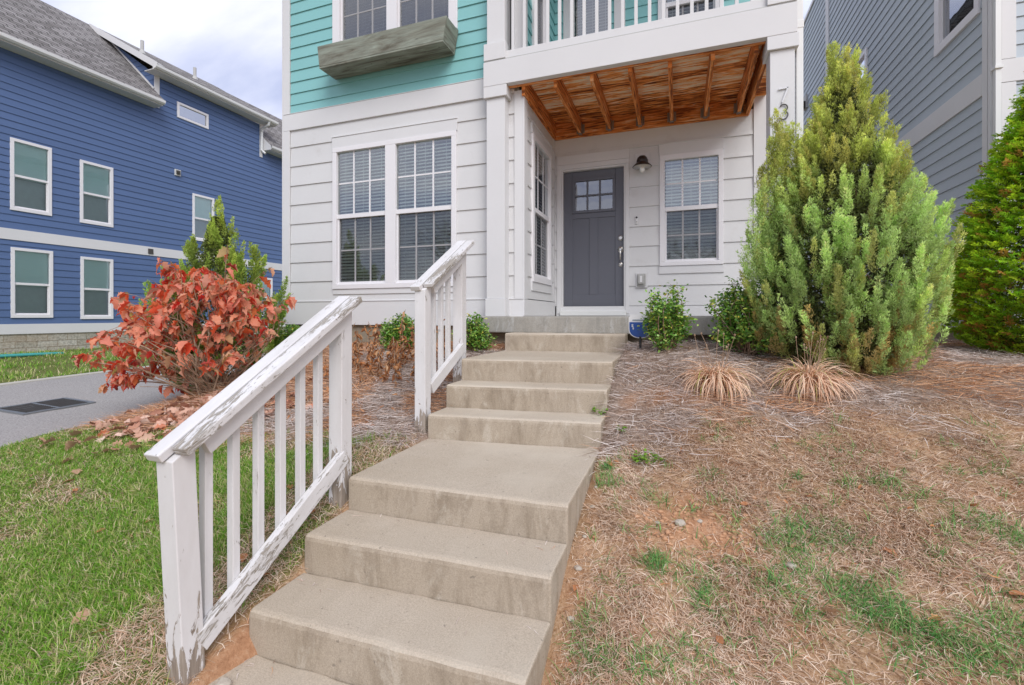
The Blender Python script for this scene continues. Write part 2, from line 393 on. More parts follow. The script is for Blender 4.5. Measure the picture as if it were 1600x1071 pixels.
def ground():
    t = NT('ground_soil'); v = t.coord('Object')
    a = t.attr('Col'); sp = t.n('ShaderNodeSeparateColor', {0: a})
    fine = t.noise(v, 55, 6, .75); mid = t.noise(v, 7, 5, .65)
    thatch = t.ramp(fine, [(.28, (.18,.09,.04,1)), (.45, (.40,.25,.14,1)), (.62, (.55,.39,.255,1)), (.8, (.64,.50,.37,1))])
    clay = t.ramp(t.mix(.5, fine, mid), [(.3, (.24,.11,.055,1)), (.5, (.46,.245,.135,1)), (.7, (.62,.42,.28,1))])
    straw = t.ramp(fine, [(.3, (.13,.08,.055,1)), (.5, (.31,.23,.18,1)), (.72, (.48,.39,.33,1))])
    lawn = t.ramp(fine, [(.3, (.05,.075,.02,1)), (.55, (.16,.18,.05,1)), (.75, (.36,.31,.15,1))])
    cl = t.ramp(t.noise(v, 2.6, 5, .7), [(.50, 0.0), (.62, .55)])
    c = t.mix(cl, thatch, clay)
    c = t.mix(sp.outputs[2], c, lawn)
    c = t.mix(sp.outputs[0], c, straw)
    c = t.mix(sp.outputs[1], c, clay)
    return t.done(t.bsdf(c, .95, t.bump(t.mix(.4, fine, mid), .9, .02), .15))
M['ground'] = ground()
def stone(name, c1, c2):
    t = NT(name); v = t.coord('Object'); return t.done(t.bsdf(t.mix(t.noise(v, 30, 5, .7), c1, c2), .9, t.bump(t.noise(v, 40, 5), .5, .004), .2))
M['pebble'] = stone('pale_stone', (.35,.30,.24,1), (.55,.50,.43,1))
M['clod'] = stone('clay_clod', (.38,.185,.095,1), (.62,.39,.24,1))
M['kerb'] = stone('kerb_concrete', (.40,.38,.33,1), (.52,.50,.45,1))
def leafy(name, ramp=None, rough=.5, trans=.35, use_attr=False, var=.35, back=None, spec=.3):
    t = NT(name); r = t.rand()
    if use_attr:
        k = t.math('ADD', t.math('MULTIPLY', r, var), 1-var/2)
        c = t.mix(1.0, t.attr('Col'), t.n('ShaderNodeCombineColor', {0: k, 1: k, 2: k}).outputs[0], 'MULTIPLY')
    else: c = t.ramp(r, ramp)
    if back:
        c = t.mix(t.n('ShaderNodeNewGeometry').outputs['Backfacing'], c, t.mix(.6, c, back))
    p = t.bsdf(c, rough, None, spec)
    if trans:
        tr = t.n('ShaderNodeBsdfTranslucent'); t.set(tr.inputs['Color'], c)
        p = t.n('ShaderNodeMixShader', {0: trans, 1: p, 2: tr.outputs[0]}).outputs[0]
    return t.done(p)
M['grass'] = leafy('green_grass', [(0, (.10,.25,.022,1)), (.37, (.20,.42,.04,1)), (.66, (.33,.52,.07,1)), (.78, (.58,.56,.22,1)), (1, (.80,.67,.45,1))], .5, .35)
M['tuft'] = leafy('dark_green_grass', [(0, (.075,.24,.06,1)), (.5, (.16,.38,.10,1)), (.85, (.27,.48,.13,1)), (1, (.62,.55,.3,1))], .5, .3)
M['straw'] = leafy('dry_grass', [(0, (.34,.19,.11,1)), (.25, (.56,.385,.26,1)), (.6, (.72,.55,.405,1)), (.90, (.86,.73,.59,1)), (1, (.62,.28,.13,1))], .75, .15)
M['needle'] = leafy('pine_needles', [(0, (.25,.16,.115,1)), (.25, (.48,.385,.33,1)), (.55, (.66,.57,.52,1)), (.9, (.80,.73,.68,1)), (1, (.64,.32,.15,1))], .8, .05)
M['rustneedle'] = leafy('rust_pine_needles', [(0, (.33,.15,.07,1)), (.4, (.62,.31,.15,1)), (.75, (.76,.46,.27,1)), (1, (.72,.60,.51,1))], .8, .05)
M['foliage'] = leafy('foliage', None, .55, .42, True)
M['holly'] = leafy('holly_leaves', [(0, (.06,.17,.03,1)), (.4, (.15,.34,.055,1)), (.75, (.28,.48,.08,1)), (.93, (.46,.56,.11,1)), (1, (.62,.5,.08,1))], .33, .2, spec=.5)
M['redleaf'] = leafy('red_leaves', [(0, (.34,.09,.06,1)), (.13, (.74,.06,.05,1)), (.38, (.88,.14,.06,1)), (.66, (.90,.29,.11,1)), (.80, (.56,.24,.17,1)), (.93, (.58,.38,.20,1)), (1, (.5,.44,.12,1))], .42, .42, back=(.82,.41,.28,1))
M['deadleaf'] = leafy('dead_leaves', [(0, (.17,.065,.03,1)), (.4, (.42,.17,.065,1)), (.75, (.58,.28,.12,1)), (1, (.62,.42,.25,1))], .7, .2)
M['litter'] = leafy('fallen_leaves', [(0, (.28,.12,.08,1)), (.3, (.54,.28,.19,1)), (.6, (.68,.44,.33,1)), (.85, (.76,.58,.48,1)), (1, (.64,.18,.07,1))], .7, .15)
M['tanleaf'] = leafy('tan_leaf', [(0, (.45,.25,.15,1)), (1, (.58,.38,.26,1))], .7, .2)
M['rustleaf'] = leafy('rust_leaf', [(0, (.42,.16,.07,1)), (1, (.52,.24,.11,1))], .6, .2)
M['orangeleaf'] = leafy('orange_leaf', [(0, (.72,.36,.15,1)), (1, (.78,.42,.2,1))], .6, .25)
M['weed'] = leafy('weed_leaves', [(0, (.12,.30,.02,1)), (1, (.25,.45,.05,1))], .5, .35)
M['tanblade'] = leafy('tan_blades', [(0, (.55,.32,.19,1)), (.4, (.84,.55,.37,1)), (.85, (.92,.72,.55,1)), (.93, (.70,.55,.33,1)), (1, (.38,.42,.06,1))], .7, .2)
def bark():
    t = NT('bark'); n = t.noise(t.coord('Object', (1, 1, .3)), 40, 5); return t.done(t.bsdf(t.ramp(n, [(.3, (.08,.05,.035,1)), (.7, (.27,.20,.15,1))]), .9, t.bump(n, .6, .01), .2))
M['bark'] = bark()
def twig():
    t = NT('pale_stems'); n = t.noise(t.coord('Object'), 12, 4); return t.done(t.bsdf(t.ramp(n, [(.35, (.20,.12,.075,1)), (.65, (.42,.31,.22,1))]), .85, None, .2))
M['twig'] = twig()
# ---------------------------------------------------------------- building kit
def lap(F, u0, u1, v0, v1, e, holes=(), proud=.017, first=None, seams=0.0, rnd=None, top=None):
    """lap siding as tilted boards with real bottom edges; holes = (u0,u1,v0,v1); top(u) clips for gables"""
    mb = MB(); z = v0; k = 0
    while z < v1-1e-4:
        z2 = min(z + (first if (k == 0 and first) else e), v1); k += 1
        cuts = sorted({z, z2} | {h[i] for h in holes for i in (2,3) if z < h[i] < z2})
        nz = lambda q: proud + (.003-proud)*(q-z)/e
        off = rnd.uniform(0, 9) if rnd else k*1.37
        sm = []
        if seams and rnd and rnd.random() < seams: sm = [rnd.uniform(u0, u1)]
        for a, b in zip(cuts[:-1], cuts[1:]):
            iv = [(u0, u1)]
            for h in holes:
                if h[2] < b-1e-6 and h[3] > a+1e-6:
                    iv = [p for (s, t) in iv for p in ((s, min(t, h[0])), (max(s, h[1]), t)) if p[1]-p[0] > 1e-4]
            for x in sm: iv = [p for (s, t) in iv for p in (((s, x-.0015), (x+.0015, t)) if s < x < t else ((s, t),))]
            for s, t in iv:
                mb.poly([F(s,a,nz(a)), F(t,a,nz(a)), F(t,b,nz(b)), F(s,b,nz(b))], [(s+off,a),(t+off,a),(t+off,b),(s+off,b)])
                if a == z:
                    mb.poly([F(s,a,0), F(t,a,0), F(t,a,nz(a)), F(s,a,nz(a))], [(s,a),(t,a),(t,a+.01),(s,a+.01)])
        z = z2
    return mb

def slats(F, u0, u1, v0, v1, n, e=.043, tilt=.78, w=.046, rng=random):
    mb = MB(); z = v0
    while z < v1:
        c, s = math.cos(tilt)*w/2, math.sin(tilt)*w/2; j = rng.uniform(-.002, .002)
        mb.poly([F(u0,z-s+j,n+c), F(u1,z-s+j,n+c), F(u1,z+s+j,n-c), F(u0,z+s+j,n-c)], [(u0,z),(u1,z),(u1,z+.03),(u0,z+.03)])
        z += e
    for f in (.14, .5, .86): mb.box(u0+(u1-u0)*f-.002, u0+(u1-u0)*f+.002, v0, v1, n+.024, n+.027, F)
    return mb

def window(par, F, units, v0, v1, meet, frame, head=None, apron=None, grid=(3,2), blind='slats', screen=True, mats=None, single=False, lowgrid=True, room=.5, bm='blind'):
    """double-hung window. units: glass spans (u0,u1); frame: outer (u0,u1,v0,v1)"""
    m = dict(trim=M['trim'], vinyl=M['vinyl'], glass=M['glass']); m.update(mats or {})
    fu0, fu1, fv0, fv1 = frame; P = .036
    fr = MB(); fr.box(fu0, fu1, v1, fv1, -.05, P, F); fr.box(fu0, fu1, fv0, v0, -.05, P+.004, F)
    xs = [fu0] + [c for u in units for c in u] + [fu1]
    for i in range(0, len(xs), 2): fr.box(xs[i], xs[i+1], v0, v1, -.05, P, F)
    w = fr.build('window', m['vinyl'], par, bevel=.004)
    if head: MB().box(head[0], head[1], fv1+.001, head[2], .0, .028, F).box(head[0]-.004, head[1]+.004, head[2], head[2]+.014, 0, .036, F).build('casing', m['trim'], w, bevel=.002)
    if apron: MB().box(apron[0], apron[1], apron[2], fv0-.001, .0, .026, F).build('sill', m['trim'], w, bevel=.002)
    for (u0, u1) in units:
        r = MB()
        t = .022
        if not single:
            r.box(u0, u1, meet-.028, meet+.028, -.03, .016, F)
            r.box(u0, u1, v0, v0+t+.012, -.034, .0, F)
            r.box(u0, u0+t, v0+t+.012, meet-.028, -.034, .0, F); r.box(u1-t, u1, v0+t+.012, meet-.028, -.034, .0, F)
            r.build('sash', m['vinyl'], w, bevel=.002)
        spans = [(u0+t, u1-t, v0, v1, -.006)] if single else [(u0+.006, u1-.006, meet+.028, v1-.004, -.004), (u0+t, u1-t, v0+t+.012, meet-.028, -.026)]
        g = MB()
        for a, b, c, d, n in spans: g.poly([F(a,c,n), F(b,c,n), F(b,d,n), F(a,d,n)])
        g.build('pane', m['glass'], w, recalc=False)
        if grid:
            q = MB()
            for k, (a, b, c, d, n) in enumerate(spans):
                if k == 1 and not lowgrid: continue
                for i in range(1, grid[0]):
                    x = a+(b-a)*i/grid[0]; q.box(x-.011, x+.011, c, d, n-.014, n+.004, F)
                for j in range(1, grid[1]):
                    y = c+(d-c)*j/grid[1]
                    for i in range(grid[0]):
                        q.box(a+(b-a)*i/grid[0]+.011, a+(b-a)*(i+1)/grid[0]-.011, y-.009, y+.009, n-.014, n+.004, F)
            q.build('muntin', m['vinyl'], w)
        if screen and not single:
            a, b, c, d, n = spans[1]
            MB().poly([F(a,c,-.008), F(b,c,-.008), F(b,d,-.008), F(a,d,-.008)]).build('insect_screen', M['screen'], w, recalc=False)
        if blind == 'slats': slats(F, u0-.01, u1+.01, v0+.01, v1+.02, -.062).build('blind', M[bm], w, recalc=False)
        elif blind == 'shade':
            MB().box(u0-.01, u1+.01, meet-.05, v1+.02, -.06, -.055, F).build('roller_shade', M['shade'], w)
            MB().box(u0-.01, u1+.01, v0-.02, meet-.05, -.10, -.095, F).build('roller_shade', M['dark'] if blind == 'x' else M['lowshade'], w)
    a, b = min(u[0] for u in units)-.03, max(u[1] for u in units)+.03
    bx = MB(); n0, n1 = -.051, -.051-room; c0, c1 = v0-.04, v1+.04
    bx.poly([F(a,c0,n1), F(b,c0,n1), F(b,c1,n1), F(a,c1,n1)]); bx.poly([F(a,c0,n0), F(b,c0,n0), F(b,c0,n1), F(a,c0,n1)]); bx.poly([F(a,c1,n0), F(b,c1,n0), F(b,c1,n1), F(a,c1,n1)])
    bx.poly([F(a,c0,n0), F(a,c1,n0), F(a,c1,n1), F(a,c0,n1)]); bx.poly([F(b,c0,n0), F(b,c1,n0), F(b,c1,n1), F(b,c0,n1)])
    bx.build('dark_room_box', M['dark'], w, recalc=False)  # box added behind the glass, its dark colour stands for an unlit room
    return w
M['lowshade'] = metal('dim_roller_shade', (.55,.68,.65,1), .7, 0.0)

# ---------------------------------------------------------------- the aqua and white house
rr = random.Random(3)
house = thing('house', (-2.0, 5.16, -.5), 'two storey house with aqua siding over white ground floor and a porch under a balcony', 'house')
F1 = Frame((0,5.16,0), (1,0,0), (0,-1,0))          # main front
FD = Frame((0,6.60,0), (1,0,0), (0,-1,0))          # door wall
FR = Frame((-1.70,0,0), (0,1,0), (1,0,0))          # return wall beside the porch
XL = -5.25
WIN = (-4.335, -2.613, .424, 2.20)
UW = (-4.30, -2.62, 3.62, 5.30)
def named(o, label): o['label'] = label; return o
ow = lap(F1, XL+.11, -1.80, .205, 2.60, .27, [WIN], rnd=rr, seams=.0)
named(ow.build('wall', M['white'], house, recalc=False), 'white wide lap siding')
uw = lap(F1, XL+.11, -2.0, 2.83, 6.2, .16, [UW], first=.13, rnd=rr)
named(uw.build('wall', M['aqua'], house, recalc=False), 'aqua lap siding')
DOORH = (-1.585, -.69, .02, 2.088); RW = (-.17, .487, .722, 2.08)
dw = lap(FD, -1.70, .894, .141, 2.35, .27, [DOORH, RW], rnd=rr); dw.box(-1.70, .894, 2.35, 2.62, 0, .008, FD)
named(dw.build('wall', M['white'], house, recalc=False), 'white lap siding under the porch')
PW = (5.53, 6.27, .50, 2.17)
rw = lap(FR, 5.26, 6.6, .205, 2.62, .27, [PW], rnd=rr)
named(rw.build('wall', M['white'], house, recalc=False), 'white lap siding beside the porch')
UD = (-1.42, -.88, 3.98, 5.0); UB = (-.153, .447, 3.5, 4.95)
named(lap(FD, -1.70, .9, 2.95, 6.2, .16, [UD, UB], rnd=rr).build('wall', M['aqua'], house, recalc=False), 'aqua lap siding behind the balcony')
UR = (5.62, 6.05, 3.3, 5.0)
named(lap(FR, 5.26, 6.6, 2.95, 6.2, .16, [UR], rnd=rr).build('wall', M['aqua'], house, recalc=False), 'aqua lap siding beside the balcony')
sh = MB()                                           # sides and back
sh.poly([(XL,5.17,-.6),(XL,14,-.6),(XL,14,6.2),(XL,5.17,6.2)]); sh.poly([(1.04,6.62,-.6),(1.04,14,-.6),(1.04,14,6.2),(1.04,6.62,6.2)])
sh.poly([(XL,14,-.6),(1.04,14,-.6),(1.04,14,6.2),(XL,14,6.2)]); sh.poly([(XL,5.17,6.2),(1.04,6.62,6.2),(1.04,14,6.2),(XL,14,6.2)])
sh.poly([(-5.14,5.175,2.60),(-1.75,5.175,2.60),(-1.75,5.175,2.83),(-5.14,5.175,2.83)])
sh.build('wall', M['white'], house, recalc=False)
b = MB()                                            # flat trim boards
b.box(XL, -1.8, 2.60, 2.83, 0, .030, F1); b.box(XL, -1.8, 2.83, 2.838, 0, .036, F1)          # belly band
b.build('belly_band', M['trim'], house, bevel=.003)
b = MB(); b.box(XL, -1.695, -.118, .195, 0, .024, F1); b.box(XL-.002, -1.69, .195, .205, 0, .032, F1)
b.box(-1.664, .894, -.0, .135, 0, .020, FD); b.box(5.136, 6.575, -.0, .195, 0, .022, FR)
b.build('skirt_board', M['trim'], house, bevel=.002)
for q in (MB().box(XL, XL+.105, .206, 2.599, 0, .028, F1), MB().box(XL, XL+.105, 2.839, 6.2, 0, .028, F1), MB().box(XL-.028, XL-.001, -.118, 6.2, -.12, .03, F1),
          MB().box(-1.80, -1.70, .206, 2.62, 0, .026, F1), MB().box(5.133, 5.26, .196, 2.62, 0, .024, FR), MB().box(6.50, 6.574, .206, 2.62, 0, .016, FR),
          MB().box(.895, 1.06, -.05, 2.80, 0, .028, FD), MB().box(-1.80, -1.70, 2.95, 6.2, 0, .026, F1), MB().box(5.133, 5.26, 2.95, 6.2, 0, .024, FR), MB().box(.9, 1.06, 2.95, 6.2, 0, .028, FD)):
    q.build('corner_board', M['trim'], house, bevel=.003)
# roof (above the frame)
rf = MB(); rf.extrude([(-5.6,4.3,6.2),(1.4,4.3,6.2),(1.4,14.4,6.2),(-5.6,14.4,6.2)], (0,0,.12))
rf.hexa([(-5.6,4.3,6.33),(1.4,4.3,6.33),(1.4,14.4,6.33),(-5.6,14.4,6.33),(-2.2,5.5,8.6),(-2.0,5.5,8.6),(-2.0,13,8.6),(-2.2,13,8.6)])
rf.build('roof', M['shingle'], house)
# windows
window(house, F1, [(-4.335,-3.564),(-3.409,-2.613)], .424, 2.20, 1.335, (-4.40,-2.55,.36,2.262), head=(-4.41,-2.54,2.405), apron=(-4.40,-2.55,.29))
window(house, F1, [(-4.282,-3.544),(-3.39,-2.65)], 3.62, 5.30, 4.45, (-4.40,-2.535,3.50,5.38), head=(-4.41,-2.53,5.5), grid=(3,2), bm='greyblind', mats=dict(glass=M['glass_up']))
window(house, FD, [(-.17,.487)], .722, 2.08, 1.427, (-.235,.545,.668,2.152), head=(-.243,.553,2.30), apron=(-.243,.553,.565))
window(house, FR, [(5.53,6.27)], .50, 2.17, 1.33, (5.45,6.345,.42,2.235), head=(5.44,6.355,2.36), apron=(5.44,6.355,.31))
window(house, FD, [(-.153,.447)], 3.5, 4.95, 4.16, (-.26,.55,3.4,5.05))
window(house, FR, [(5.62,6.05)], 3.3, 5.0, 4.3, (5.47,6.20,3.2,5.1), blind=None, grid=None)
# front door
d = MB(); Y0 = -.045
dz0, dz1, dx0, dx1 = .078, 2.07, -1.563, -.711
d.box(dx0, dx1, dz0, dz1, -.09, -.052, FD)
gz0, gz1, gx0, gx1 = 1.505, 1.925, -1.416, -.847
st = -.040
d.box(dx0, -1.436, dz0, dz1, -.052, st, FD); d.box(-.832, dx1, dz0, dz1, -.052, st, FD)
d.box(-1.436, -.832, dz0, .30, -.052, st, FD); d.box(-1.436, -.832, 1.395, 1.47, -.052, st, FD); d.box(-1.436, -.832, 1.965, dz1, -.052, st, FD)
d.box(-1.195, -1.075, .30, 1.395, -.052, st, FD)
door = d.build('front_door', M['door'], house, bevel=.004)
l = MB()
l.box(-1.436, -.832, 1.925, 1.965, -.052, -.024, FD); l.box(-1.436, -.832, 1.47, 1.508, -.052, -.024, FD)
l.box(-1.436, -1.40, 1.508, 1.925, -.052, -.024, FD); l.box(-.868, -.832, 1.508, 1.925, -.052, -.024, FD)
for i in (1, 2): x = -1.40+(.532)*i/3; l.box(x-.012, x+.012, 1.508, 1.925, -.052, -.028, FD)
for i in range(3): l.box(-1.40+.532*i/3+(.012 if i else 0), -1.40+.532*(i+1)/3-(.012 if i < 2 else 0), 1.705, 1.729, -.052, -.028, FD)
l.build('glazing_frame', M['door'], door, bevel=.004)
MB().poly([FD(-1.41,1.50,-.049), FD(-.86,1.50,-.049), FD(-.86,1.93,-.049), FD(-1.41,1.93,-.049)]).build('pane', M['glass_door'], door, recalc=False)
j = MB(); j.box(-1.652, -1.588, .03, 2.10, 0, .03, FD); j.box(-.688, -.637, .03, 2.10, 0, .03, FD); j.box(-1.652, -.637, 2.10, 2.165, 0, .03, FD)
j.box(-1.588, -1.566, .078, 2.073, -.1, .018, FD); j.box(-.709, -.688, .078, 2.073, -.1, .018, FD); j.box(-1.588, -.688, 2.073, 2.10, -.1, .018, FD)
j.box(-1.652, -.637, 2.167, 2.30, 0, .026, FD)
j.build('door_frame', M['trim'], house, bevel=.004)
MB().box(-1.60, -.676, .002, .074, -.1, .06, FD).build('door_sill', M['gutter'], house, bevel=.006)
k = MB(); hx = -.757
for z, r in ((1.085, .030),): k.lathe(FD(hx, z, st), [(.036,0),(.036,.010),(.024,.018),(.022,.022)], 20, (0,-1,0))
k.build('deadbolt', M['nickel'], door, smooth=False)
k = MB(); k.lathe(FD(hx, .925, st), [(.040,0),(.040,.010),(.02,.02),(.016,.03)], 20, (0,-1,0))
k.lathe(FD(hx, .715, st), [(.030,0),(.030,.008),(.014,.016)], 18, (0,-1,0))
pts = [FD(hx, .905, st+.02), FD(hx, .89, st+.05), FD(hx, .86, st+.055), FD(hx, .82, st+.052), FD(hx, .79, st+.042), FD(hx, .775, st+.03)]
k.tube(pts, [.008,.011,.012,.011,.009,.008], 10); k.box(hx-.012, hx+.012, .90, .912, st, st+.05, FD)
k.build('door_handle', M['nickel'], door)
# balcony door (behind the rail)
bd = MB(); bd.box(-1.46,-.84,2.97,3.98,-.06,-.03,FD); bd.box(-1.46,-.84,5.0,5.08,-.06,-.03,FD); bd.box(-1.46,-1.41,3.98,5.0,-.06,-.03,FD); bd.box(-.89,-.84,3.98,5.0,-.06,-.03,FD)
bdo = bd.build('balcony_door', M['trim'], house, bevel=.003)
MB().poly([FD(-1.41,3.98,-.045), FD(-.89,3.98,-.045), FD(-.89,5.0,-.045), FD(-1.41,5.0,-.045)]).build('pane', M['glass'], bdo, recalc=False)
slats(FD, -1.40, -.90, 4.05, 4.98, -.09).build('blind', M['greyblind'], bdo, recalc=False)
MB().box(-1.42,-.88,3.9,5.05,-.35,-.3,FD).build('dark_room_box', M['dark'], bdo)  # added slab, coloured dark in place of the unlit room behind the blind
jb = MB(); jb.box(-1.56,-1.46,2.95,5.1,-.06,.03,FD); jb.box(-.84,-.69,2.95,5.1,-.06,.03,FD); jb.box(-1.56,-.69,5.1,5.24,-.06,.03,FD); jb.build('door_frame', M['trim'], house, bevel=.004)
# porch slab, foundation
sl = MB(); sl.box(-2.16, 1.08, -.19, -.004, 4.97, 6.62); sl.build('porch_slab', M['slab'], house, bevel=.012)
fo = MB(); fo.box(XL+.02, -2.10, -.95, -.12, 5.19, 5.6); fo.box(-2.10, 1.0, -.95, -.192, 5.10, 5.6); fo.build('foundation', M['foundation'], house)
# columns, beam, balcony
def column(x0, x1):
    c = MB(); c.box(x0, x1, -.003, 2.548, 5.01, 5.22); c.box(x0-.012, x1+.012, -.003, .20, 4.998, 5.232)
    c = MB().box(x0, x1, .2, 2.515, 5.01, 5.22).build('column', M['trim'], house, bevel=.004)
    MB().box(x0-.028, x1+.03, 2.516, 2.644, 4.982, 5.248).build('capital', M['trim'], c, bevel=.004)
    MB().box(x0-.012, x1+.012, -.003, .199, 4.998, 5.232).build('plinth', M['trim'], c, bevel=.004)
    u = MB().box(x0+.004, x1-.004, 3.141, 6.19, 5.012, 5.216).build('column', M['trim'], house, bevel=.004)
    MB().box(x0-.026, x1+.014, 2.946, 3.14, 4.984, 5.23).build('plinth', M['trim'], u, bevel=.004)
column(-2.098, -1.872); column(.821, 1.028)
bm_ = MB(); bm_.box(-2.126, 1.044, 2.645, 2.925, 4.98, 5.06); bm_.box(-2.126, -2.05, 2.645, 2.925, 5.06, 5.13); bm_.build('balcony_beam', M['trim'], house, bevel=.004)
dk = MB(); y = 5.06
dk.box(-2.12, 1.04, 2.927, 2.944, 4.995, 5.058)
dk2 = dk.build('deck_edge', M['ventgrey'], house)
dk = MB(); y = 5.064; i = 0
while y < 6.58:
    y2 = min(y+.137, 6.592); dk.hexa([(-1.87,y,2.762),(1.03,y,2.762),(1.03,y2,2.762),(-1.87,y2,2.762),(-1.87,y,2.80),(1.03,y,2.80),(1.03,y2,2.80),(-1.87,y2,2.80)],
        [(-1.87,y+i),(1.03,y+i),(1.03,y2+i),(-1.87,y2+i)]*2); y = y2+.004; i += .618
deck = dk.build('porch_ceiling', M['deckwood'], house)
MB().box(-1.87,1.03,2.802,2.93,5.07,6.59).build('balcony_floor', M['ventgrey'], house)
for x in (-1.30, -.892, -.487, -.082, .327, .718):
    jo = MB().bar((x,5.10,2.663), (x,6.545,2.663), .04, .196, o=x*3.3+9).build('joist', M['joistwood'], deck, bevel=.003)
    h = MB(); h.box(x-.027,x-.021,2.575,2.70,6.46,6.546); h.box(x+.021,x+.027,2.575,2.70,6.46,6.546); h.box(x-.027,x+.027,2.556,2.562,6.48,6.546); h.box(x-.055,x-.027,2.575,2.70,6.54,6.546); h.box(x+.027,x+.055,2.575,2.70,6.54,6.546)
    h.build('joist_hanger', M['galv'], deck)
for p, q in (((-1.86,5.081,2.70),(.84,5.081,2.70)), ((-1.68,6.568,2.653),(.84,6.568,2.653)), ((-1.678,5.10,2.65),(-1.678,6.546,2.65)), ((.822,5.10,2.65),(.822,6.546,2.65))):
    MB().bar(p, q, .04, .125 if p[1] == q[1] and p[1] < 5.2 else .225 if p[1] != q[1] else .232, o=p[0]*2+p[1]).build('rim_joist', M['joistwood'], deck, bevel=.003)
rl = MB(); rl.box(-1.87, .825, 2.948, 3.04, 5.02, 5.075); rl.box(-1.87, .825, 3.93, 4.02, 5.03, 5.07); rl.box(-1.87, .825, 4.02, 4.06, 4.99, 5.12)
rail = rl.build('balcony_railing', M['trim'], house, bevel=.004)
x = -1.80; 
while x < .80:
    MB().box(x, x+.034, 3.041, 3.929, 5.03, 5.064).build('baluster', M['trim'], rail, bevel=.003); x += .1365
# white downspout at the porch corner
g = MB(); g.box(1.052, 1.112, .05, 6.2, 5.07, 5.12); g.box(1.048, 1.116, 2.72, 2.80, 5.066, 5.124); g.build('downspout', M['gutter'], house, bevel=.008)

# ---------------------------------------------------------------- things on the house
pl = thing('window_box', (-3.45, 4.98, 3.18), 'weathered grey wooden planter box under the upper window of the aqua house', 'planter')
def pbox(xb0, xb1, xt0, xt1, zb, zt, y0, y1): return [(xb0,y0,zb),(xb1,y0,zb),(xb1,y1,zb),(xb0,y1,zb),(xt0,y0,zt),(xt1,y0,zt),(xt1,y1,zt),(xt0,y1,zt)]
def uvx(mb, c, o):       # grain along X
    mb.hexa(c, [(p[0]+o, p[2]+p[1]+o) for p in c])
q = MB(); uvx(q, pbox(-4.345,-2.565,-4.375,-2.515,3.20,3.465,4.82,4.842), 0); q.build('front_board', M['planter'], pl, bevel=.003)
q = MB(); uvx(q, pbox(-4.345,-2.565,-4.345,-2.565,3.176,3.199,4.822,5.13), 3.3); q.build('bottom_board', M['planter'], pl, bevel=.003)
q = MB(); uvx(q, pbox(-4.345,-2.565,-4.375,-2.515,3.20,3.47,5.108,5.13), 5.1); q.build('back_board', M['planter'], pl, bevel=.003)
for a, c in ((-4.345, -4.375), (-2.587, -2.537)):
    cs = pbox(a, a+.022, c, c+.022, 3.20, 3.462, 4.843, 5.107); q = MB(); q.hexa(cs, [(p[1]+a, p[2]+a) for p in cs]); q.build('end_board', M['planter'], pl, bevel=.003)
s = MB()
for i in range(9):
    xx = -4.2+i*.19+rr.uniform(-.04,.04); s.lathe((xx, 4.90+rr.uniform(-.03,.14), 3.1765), [(.007,0),(.006,.003)], 8, (0,0,-1))
s.build('screw', M['iron'], pl)

lamp = thing('wall_lamp', (-.456, 6.59, 1.9), 'dark bronze barn style wall lamp with clear bulb beside the front door', 'lamp')
MB().box(-.552, -.362, 1.99, 2.21, 0.014, .036, FD).build('mounting_block', M['trim'], lamp, bevel=.003)
MB().lathe(FD(-.456, 2.06, .125), [(.075,-.03),(.074,.02),(.062,.055),(.04,.078),(.0,.088)], 24).lathe(FD(-.456, 2.10, .036), [(.055,0),(.055,.02),(.03,.05)], 20, (0,-1,0)).build('canopy', M['bronze'], lamp)
MB().tube([FD(-.456,2.13,.06), FD(-.456,2.135,.09), FD(-.456,2.12,.125), FD(-.456,2.09,.135)], .014, 10).build('arm', M['bronze'], lamp, smooth=True)
c0 = FD(-.456, 2.00, .135)
MB().lathe(c0, [(.05,.062),(.075,.045),(.122,.0),(.126,-.006),(.122,-.009),(.075,.032),(.03,.045)], 28).build('lamp_shade', M['bronze'], lamp, smooth=True)
MB().lathe(c0, [(.118,-.0095),(.073,.028),(.03,.041),(.028,.038),(.070,.024),(.114,-.0125)], 28).build('reflector', M['plastic'], lamp, smooth=True)
MB().lathe(c0, [(.013,.04),(.016,.01),(.03,-.022),(.035,-.045),(.03,-.066),(.015,-.08),(.0,-.083)], 20).build('bulb', M['bulb'], lamp, smooth=True)

db = thing('doorbell', (-.537, 6.58, 1.25), 'slim white video doorbell on the siding beside the front door', 'doorbell')
MB().box(-.556, -.516, 1.252, 1.368, .012, .034, FD).build('body', M['plastic'], db, bevel=.010, seg=3)
MB().lathe(FD(-.536, 1.343, .034), [(.014,0),(.013,.004),(.008,.005)], 18, (0,-1,0)).build('lens', M['black'], db)
MB().lathe(FD(-.536, 1.283, .034), [(.0085,0),(.0085,.003)], 18, (0,-1,0)).build('button', M['greyplastic'], db)

ot = thing('outlet_cover', (-.47, 6.57, .4), 'grey weatherproof outlet cover low on the wall right of the front door', 'outlet')
MB().box(-.548, -.392, .385, .592, .014, .03, FD).build('mounting_block', M['trim'], ot, bevel=.003)
MB().box(-.528, -.418, .405, .572, .03, .052, FD).build('base', M['greyplastic'], ot, bevel=.005)
MB().box(-.516, -.434, .43, .56, .052, .088, FD).build('lid', M['greyplastic'], ot, bevel=.01)
MB().box(-.49, -.46, .455, .54, .088, .092, FD).build('socket', M['plastic'], ot, bevel=.002)

